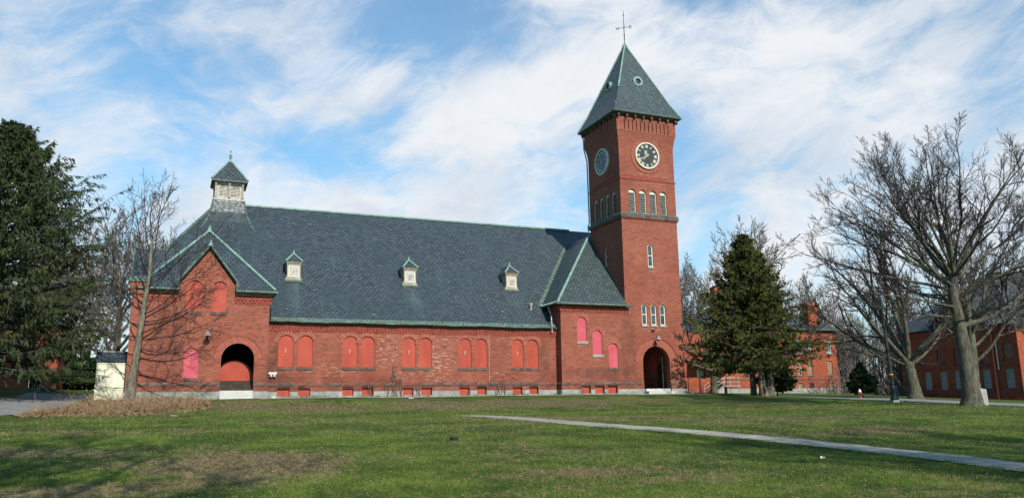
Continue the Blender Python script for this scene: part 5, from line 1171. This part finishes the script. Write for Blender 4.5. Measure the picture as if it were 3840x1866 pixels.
# ---- dark house at the right edge, its long side turned to the lawn
dk = thing('brick_house', (0, 0, 0), 0, 'shaded red brick house with steep slate roof and drainpipes at the right edge', 'building')
UF = 82.0; ps = left(UF); V0, V1_ = 57.4, 72.5
lowv = [(58.2, 59.2), (60.9, 61.9), (64.4, 65.4), (66.3, 67.3), (68.4, 69.4), (70.6, 71.5)]
upv = [(58.2, 59.2, 5.6, 7.25), (60.9, 61.9, 5.2, 6.5), (64.2, 65.2, 5.4, 7.1), (66.4, 67.4, 5.6, 7.1), (69.0, 69.9, 5.5, 7.0)]
ops = [arch_poly(a, b, 2.5, 4.65, n=6, rise=.14) for a, b in lowv] + [arch_poly(a, b, c, d, n=6, rise=.14) for a, b, c, d in upv] + [rect_poly(a + .05, b - .05, 1.35, 1.75) for a, b in lowv]
wall(ps, [(V0, -1), (V1_, -1), (V1_, 9.3), (67.4, 9.3), (67.4, 9.9), (63.9, 13.0), (60.3, 9.9), (60.3, 9.3), (V0, 9.3)], ops, .35).build('side_wall', M['brick2'], dk)
m = MB(); m.box((UF + .35, V0, -1), (UF + 24, V0 + .35, 9.3)); m.box((UF + .35, V1_ - .35, -1), (UF + 24, V1_, 9.3)); m.build('front_wall', M['brick2'], dk)
for a, b in lowv: rect_window(ps, a, b, 2.5, 4.65, dk, M['louver'], lab=None); m = MB(); ps.box(m, a, b, 1.32, 1.78, -.2, -.15); m.build('basement_board', M['board'], dk)
for a, b, c, d in upv: rect_window(ps, a, b, c, d, dk, M['glass'])
m = MB(); ps.box(m, V0 - .05, V1_, 2.0, 2.16, -.02, .07); ps.box(m, V0 - .05, V1_, -1, 1.2, -.02, .05); m.build('stone_course', M['stone'], dk)
m = MB(); ps.box(m, V0 - .03, V1_, 4.9, 5.0, -.02, .05); ps.box(m, V0 - .06, 60.2, 8.7, 9.3, -.02, .12); ps.box(m, 67.5, V1_, 8.7, 9.3, -.02, .12); m.build('brick_course', M['dentil'], dk)
hip_roof(MB(), UF, UF + 24, V0, V1_, 9.4, 7.0, .5).build('roof', M['slate'], dk)
m = MB(); m.slab([(UF - .5, 60.0, 9.7), (UF - .5, 63.9, 13.3), (UF + 4, 63.9, 13.3), (UF + 4, 60.0, 9.7)], .08); m.slab([(UF - .5, 67.7, 9.7), (UF - .5, 63.9, 13.3), (UF + 4, 63.9, 13.3), (UF + 4, 67.7, 9.7)], .08); m.build('gable_roof', M['slate'], dk)
m = MB(); m.tube([(UF - .5, V0 - .5, 9.5), (UF + 7.3, V0 + 7.3, 16.4)], .13, 6); m.build('hip_flashing', M['copper'], dk)
m = MB(); m.tube([(UF - .55, V0 - .55, 9.35), (UF - .55, 60.0, 9.35)], .1, 6); m.tube([(UF - .55, V0 - .55, 9.35), (UF + 24, V0 - .55, 9.35)], .1, 6); m.build('gutter', M['gutter'], dk)
m = MB(); m.tube([(UF - .12, 60.2, 9.4), (UF - .12, 60.2, 1.0)], .10, 8); m.build('drainpipe', M['redpipe'], dk, 'red drainpipe')
m = MB(); m.tube([(UF - .10, 59.8, 7.5), (UF - .10, 59.8, 4.5)], .06, 8); m.build('drainpipe', M['white'], dk, 'short white drainpipe')
# ---- brick building behind the spruce
lb = thing('brick_lodge', (0, 0, 0), 0, 'red brick building with a dark recessed doorway half hidden by the spruce', 'building')
pl3 = front(72)
wall(pl3, rect_poly(-24, -8.95, 1.5, 8.2), [arch_poly(-10.85, -10.0, 2.9, 5.2), rect_poly(-9.83, -9.38, 3.1, 4.25), rect_poly(-12.2, -11.6, 2.86, 3.12), arch_poly(-14.2, -13.3, 4.3, 6.2), arch_poly(-17, -16.1, 4.3, 6.2)], .4).build('front_wall', M['brick2'], lb)
for a, b in ((-9.3, -8.95), (-24, -23.6)): MB().box((a, 72.4, 1.5), (b, 84, 8.2)).build('side_wall', M['brick2'], lb)
m = MB(); pl3.box(m, -10.9, -9.95, 2.8, 5.25, -.9, -.85); m.build('door', M['interior'], lb)
for k in range(4): MB().tube([(-10.75 + k * .2, 72.15, 2.9), (-10.75 + k * .2, 72.15, 4.6)], .03, 6).build('door_bar', M['black'], lb)
m = MB(); pl3.box(m, -9.85, -9.36, 3.08, 4.27, -.06, -.03); m.build('window_board', M['board'], lb); m = MB(); pl3.box(m, -12.22, -11.58, 2.84, 3.14, -.12, -.08); m.build('basement_board', M['board'], lb)
for a in (-14.2, -17.0): m = MB(); pl3.prism(m, arch_poly(a, a + .9, 4.3, 6.2), -.1, -.07); m.build('window_board', M['board'], lb)
m = MB(); pl3.box(m, -24, -8.9, 3.15, 3.35, -.02, .06); m.build('stone_course', M['stone'], lb)
hip_roof(MB(), -24, -8.95, 72, 84, 8.25, 4.5, .5).build('roof', M['slate'], lb)
m = MB(); m.box((-10.3, 71.0, 2.6), (-9.6, 71.9, 2.98)); m.build('door_step', M['concrete'], lb)
m = MB()
for x in (-10.05, -9.9): m.tube([(x, 71.2, 2.9), (x, 71.2, 3.6)], .025, 6)
m.tube([(-9.9, 71.2, 3.6), (-9.2, 71.2, 3.0)], .02, 6); m.build('handrail', M['weather'], lb)
# ---- little yellow shed
shz = gz(-4.0, 56.4)
sd_ = thing('shed', (-4.86, 56.3, shz), R(4), 'little pale yellow shed with a dark shingle roof left of the brick hall', 'shed')
m = MB(); lean = .07
m.hexa([(0, 0, .02), (1.95, 0, .02), (1.95, 1.6, .02), (0, 1.6, .02), (lean, 0, 2.36), (1.95, 0, 2.36), (1.95, 1.6, 2.36), (lean, 1.6, 2.36)])
for k in range(12): x = .02 + k * .162; m.box((x, -.014, .08), (x + .012, -.001, 2.2))
m.build('shed_wall', M['yellow'], sd_)
m = MB(); m.box((lean - .03, -.04, 2.22), (1.98, -.005, 2.40)); m.box((.03, -.03, .60), (1.95, -.004, .63)); m.build('trim', M['yellow'], sd_)
m = MB(); m.slab([(lean - .10, -.12, 2.38), (2.04, -.12, 2.38), (2.04, .80, 3.05), (lean - .10, .80, 3.05)], .05); m.slab([(lean - .10, 1.7, 2.38), (2.04, 1.7, 2.38), (2.04, .80, 3.05), (lean - .10, .80, 3.05)], .05); m.build('shed_roof', M['slate'], sd_)
m = MB(); m.box((lean - .1, .76, 3.04), (2.04, .84, 3.09)); m.build('ridge_board', M['weather'], sd_)
m = MB(); m.box((-.2, -.3, -.25), (.35, .2, -.0)); m.build('shed_block', M['concrete'], sd_)

# ================================================================ STREET FURNITURE
lx, ly = 41.9, 37.9; lz = gz(lx, ly)
lp = thing('lamp_post', (lx, ly, lz), 0, 'tall black lamp post without a lantern beside the road, orange band low down', 'lamp post')
m = MB(); m.box((-.45, -.35, -.2), (.45, .35, .10)); m.build('post_base', M['concrete'], lp)
m = MB(); m.lathe([(.20, .10), (.20, .25), (.17, .32), (.15, .9), (.13, 1.0)], (-.0, 0, 0), 12); m.lathe([(.15, .1), (.13, .9), (.08, 1.0)], (.28, .05, 0), 10); m.build('post_foot', M['black'], lp)
m = MB(); m.tube([(0, 0, 1.0), (-.10, 0, 3.2), (-.28, 0, 6.6)], [.115, .10, .075], 10); m.lathe([(.085, 0), (.085, .08)], (-.10, 0, 3.1), 10); m.build('pole', M['black'], lp)
m = MB(); m.lathe([(.135, 0), (.135, .07)], (-.03, 0, 1.68), 12); m.build('reflective_band', M['orange'], lp)
m = MB(); m.lathe([(.13, 0), (.15, .02), (.15, .06), (.11, .08), (.11, .48), (.14, .50), (.13, .58), (.08, .68), (.03, .72), (.03, .77)], (0, 0, 0), 12); hx, hy = 51.3, 49.7
hy_o = thing('fire_hydrant', (hx, hy, gz(hx, hy)), 0, 'red fire hydrant with white top on the far verge', 'hydrant'); m2 = MB(); m2.lathe([(.13, 0), (.15, .02), (.15, .06), (.11, .08), (.11, .48), (.14, .50)], (0, 0, 0), 12); m2.build('barrel', M['hydrant'], hy_o)
MB().lathe([(.14, .502), (.13, .58), (.08, .68), (.03, .72), (.03, .77)], (0, 0, 0), 12).build('bonnet', M['white'], hy_o)
m = MB(); m.tube([(-.19, 0, .38), (.19, 0, .38)], .055, 8); m.tube([(0, -.2, .36), (0, 0, .36)], .07, 8); m.build('outlet', M['hydrant'], hy_o)
bx, by = 41.2, 31.4
tag(link('concrete_block', MB().hexa([(bx-.3,by-.3,.6),(bx+.3,by-.3,.6),(bx+.3,by+.3,.6),(bx-.3,by+.3,.6),(bx-.25,by-.25,gz(bx,by)+.95),(bx+.27,by-.25,gz(bx,by)+.88),(bx+.25,by+.25,gz(bx,by)+.9),(bx-.25,by+.25,gz(bx,by)+.97)]).mesh('concrete_block', bevel=.03), M['concrete']), 'mossy concrete block standing just right of the big oak trunk', 'block')
m = MB(); m.hexa([(37.25,52.95,2.0),(37.60,52.95,2.0),(37.60,53.3,2.0),(37.25,53.3,2.0),(37.40,53.08,2.58),(37.47,53.08,2.58),(37.47,53.2,2.58),(37.40,53.2,2.58)]); tag(link('splash_block', m.mesh('splash_block', bevel=.01), M['louver']), 'small grey pointed block at the right foot of the clock tower', 'block')
def rock(name, x, y, s, mat, label, cat, seed, sq=.6, group=None):
    bm = bmesh.new(); bmesh.ops.create_icosphere(bm, subdivisions=2, radius=1); rg = random.Random(seed)
    for v in bm.verts: k = 1 + rg.uniform(-.22, .22); v.co = Vector((v.co.x * s * k * 1.3, v.co.y * s * k, v.co.z * s * sq * k))
    me = bpy.data.meshes.new(name); bm.to_mesh(me); bm.free(); o = link(name, me, mat); o.location = (x, y, gz(x, y) + s * sq * .35); return tag(o, label, cat, group)
rock('rock', -2.75, 49.7, .20, M['rock'], 'pale rock at the foot of the slender tree trunk', 'rock', 1)
rock('rock', 5.5, 52.2, .13, M['rock'], 'small pale stone against the wall below the twin flood lamp', 'rock', 2)
rock('rock', -.15, 41.9, .11, M['concrete'], 'small flat grey stone on the grass below the dead brush', 'rock', 3, .4)
rock('rock', 14.2, 51.6, .16, M['rock'], 'flat broken slab edge on the walkway below the stained middle of the hall', 'rock', 4, .3)
m = MB(); bz = gz(7.88, 23.66); m.lathe([(.12, 0), (.14, .02), (.15, .09), (.12, .10)], (7.88, 23.66, bz + .01), 10); m.tube([(7.78, 23.60, bz + .10), (7.72, 23.60, bz + .15), (7.80, 23.58, bz + .17)], .012, 5); tag(m.build('drain_cap', M['black']), 'small black pail-shaped cap lying in the middle of the lawn', 'lid')
lx2, ly2 = 14.56, 15.48; lz2 = gz(lx2, ly2)
lt = thing('litter', (lx2, ly2, lz2), .3, 'crumpled white and tan wrapper in the grass below the path', 'litter')
m = MB(); m.add([(-.06,0,.03),(.0,.04,.09),(.08,.02,.04),(.02,-.05,.05),(.05,.07,.03)], [(0,1,3),(1,2,3),(1,4,2),(0,4,1)]); m.build('wrapper', M['white'], lt)
m = MB(); m.add([(-.02,-.03,.02),(.03,-.02,.10),(.10,-.04,.04),(-.04,-.07,.05)], [(0,1,3),(0,2,1)]); m.build('paper', M['darkboard'], lt)

# ================================================================ GROUND COVER
rg = np.random.default_rng(91)
def in_path(x, y):
    px, py, pw_ = PATH[1]; d = np.full(len(x), 1e9)
    for a, b, w in zip(px[::2], py[::2], pw_[::2]): d = np.minimum(d, np.hypot(x - a, y - b) - w / 2)
    return d < .0
def blades(x, y, n, h, w, lean, zoff=-.005):
    N = len(x); k = N * n; bx = np.repeat(x, n) + rg.normal(0, .02 + w, k); by = np.repeat(y, n) + rg.normal(0, .02 + w, k); bz = ground(bx, by) + zoff
    a = rg.uniform(0, 6.283, k); hh = np.repeat(h, n) * rg.uniform(.5, 1.25, k); l = rg.normal(0, lean, (k, 2)) * hh[:, None]
    B = np.stack([bx, by, bz], -1); Wd = np.stack([np.cos(a), np.sin(a), np.zeros(k)], -1) * w
    V = np.stack([B - Wd, B + Wd, B + np.concatenate([l, hh[:, None]], 1)], 1).reshape(-1, 3)
    return V, np.arange(k * 3).reshape(k, 3)
def wedge(N, d0, d1, power=1.0):
    d = d0 + (d1 - d0) * rg.uniform(0, 1, N) ** power; th = math.atan2(FW.x, FW.y) + rg.uniform(-.64, .64, N)
    dd = d / np.cos(th - math.atan2(FW.x, FW.y)); return np.sin(th) * dd, np.cos(th) * dd
parts = []
for N, d0, d1, n, h, w in ((30000, 11.5, 18, 5, .055, .0042), (36000, 16, 27, 4, .06, .006), (30000, 25, 42, 3, .07, .010), (12000, 40, 50, 3, .09, .014)):
    x, y = wedge(N, d0, d1, 1.0); k = ~in_path(x, y) & (y < 51) & ~((x > 41) ) & ~((x < -5.5) & (y > 35)); x, y = x[k], y[k]
    hh = h * (.6 + .9 * rg.random(len(x)) ** 2); parts.append(blades(x, y, n, hh, w, .45))
# ragged tufts along the path edges and the foot of the walls
px, py, pw_ = PATH[1]; s_ = rg.choice([-1, 1], 3500); i_ = rg.integers(0, len(px), 3500); tx, ty = np.gradient(px), np.gradient(py); tl_ = np.hypot(tx, ty)
ex = px[i_] - ty[i_] / tl_[i_] * (pw_[i_] / 2 + rg.normal(.02, .05, 3500)) * s_ + rg.normal(0, .15, 3500) * tx[i_] / tl_[i_]; ey = py[i_] + tx[i_] / tl_[i_] * (pw_[i_] / 2 + rg.normal(.02, .05, 3500)) * s_ + rg.normal(0, .15, 3500) * ty[i_] / tl_[i_]
parts.append(blades(ex, ey, 4, np.full(len(ex), .075), .007, .5))
v, f = join(parts); tag(link('grass', np_mesh('grass', v, f), M['blades']), 'rough green grass with straw-coloured tufts over the lawn', 'grass', kind='stuff')
x, y = wedge(15000, 11.5, 46, .8); k = ~in_path(x, y) & (y < 51); x, y = x[k], y[k]
N = len(x); a = rg.uniform(0, 6.283, N); sz_ = rg.uniform(.015, .045, N); z = ground(x, y) + rg.uniform(.015, .05, N)
c, s_ = np.cos(a) * sz_, np.sin(a) * sz_; V = np.stack([np.stack([x + c, y + s_, z], -1), np.stack([x - s_ * .5, y + c * .5, z + .02], -1), np.stack([x - c, y - s_, z + .005], -1), np.stack([x + s_ * .5, y - c * .5, z + .015], -1)], 1).reshape(-1, 3)
tag(link('fallen_leaves', np_mesh('fallen_leaves', V, np.arange(N * 4).reshape(-1, 4)), M['deadweed']), 'brown fallen leaves and bits of twig scattered over the lawn', 'leaves', kind='stuff')
# dead brush on the bank under the slender tree
parts = []; N = 5200
bxx = rg.uniform(-6.6, 1.6, N); byy = rg.uniform(40.6, 52, N)
cx0 = np.interp(bxx, [-6.6, -4, -1.5, 0, 1.6], [41.5, 42.6, 43.2, 44, 46.5]); k = (byy > cx0) & (byy < np.interp(bxx, [-6.6, -5, -4.2, 1.6], [43.5, 47, 54, 50.5])) & (rg.random(N) < .9)
bxx, byy = bxx[k], byy[k]; fall = np.clip((byy - np.interp(bxx, [-6.6, -4, -1.5, 0, 1.6], [41.5, 42.6, 43.2, 44, 46.5])) / 2.0, .25, 1)
lump = .35 + .65 * (np.sin(bxx * 2.3 + byy) * np.sin(byy * 1.9 - bxx * .7) * .5 + .5)
parts.append(blades(bxx, byy, 6, .27 * fall * lump * (.3 + 1.4 * rg.random(len(bxx)) ** 2), .012, .95))
parts.append(blades(bxx[::2], byy[::2], 6, (.10 + .16 * fall[::2]) * lump[::2], .045, 1.9))
parts.append(blades(bxx[::3], byy[::3], 7, .62 * fall[::3] * (.25 + 1.1 * rg.random(len(bxx[::3]))) * lump[::3], .008, .38))
K = 900; kk = rg.integers(0, len(bxx), K); S = np.stack([bxx[kk], byy[kk], ground(bxx[kk], byy[kk])], -1); Dd = unit(rg.normal(0, .5, (K, 3)) + np.array([0, 0, 1.0]))
P, Rr = grow(rg, S, Dd, rg.uniform(.4, 1.3, K) * fall[kk], np.full(K, .010), np.full(K, .004), 5, .35, -.12); tv, tf = tubes(P, Rr, 3)
tri = np.concatenate([tf[:, [0, 1, 2]], tf[:, [0, 2, 3]]]); parts.append((tv, tri))
v, f = join(parts); tag(link('dead_brush', np_mesh('dead_brush', v, f), M['deadweed']), 'heap of brown dead weeds and twigs on the bank below the slender tree', 'brush', kind='stuff')
# weeds against the building
x = rg.uniform(4, 33, 900); y = np.where(x > 26.5, 53.75, 54.5) - rg.uniform(0, .35, 900) ** 1.5; k = rg.random(900) < .25 + .7 * (np.sin(x * 1.7) > .2)
v, f = blades(x[k], y[k], 6, .05 + .16 * rg.random(k.sum()) ** 2, .012, .5); tag(link('wall_weeds', np_mesh('wall_weeds', v, f), M['blades']), 'short weeds along the foot of the hall wall', 'weeds', kind='stuff')
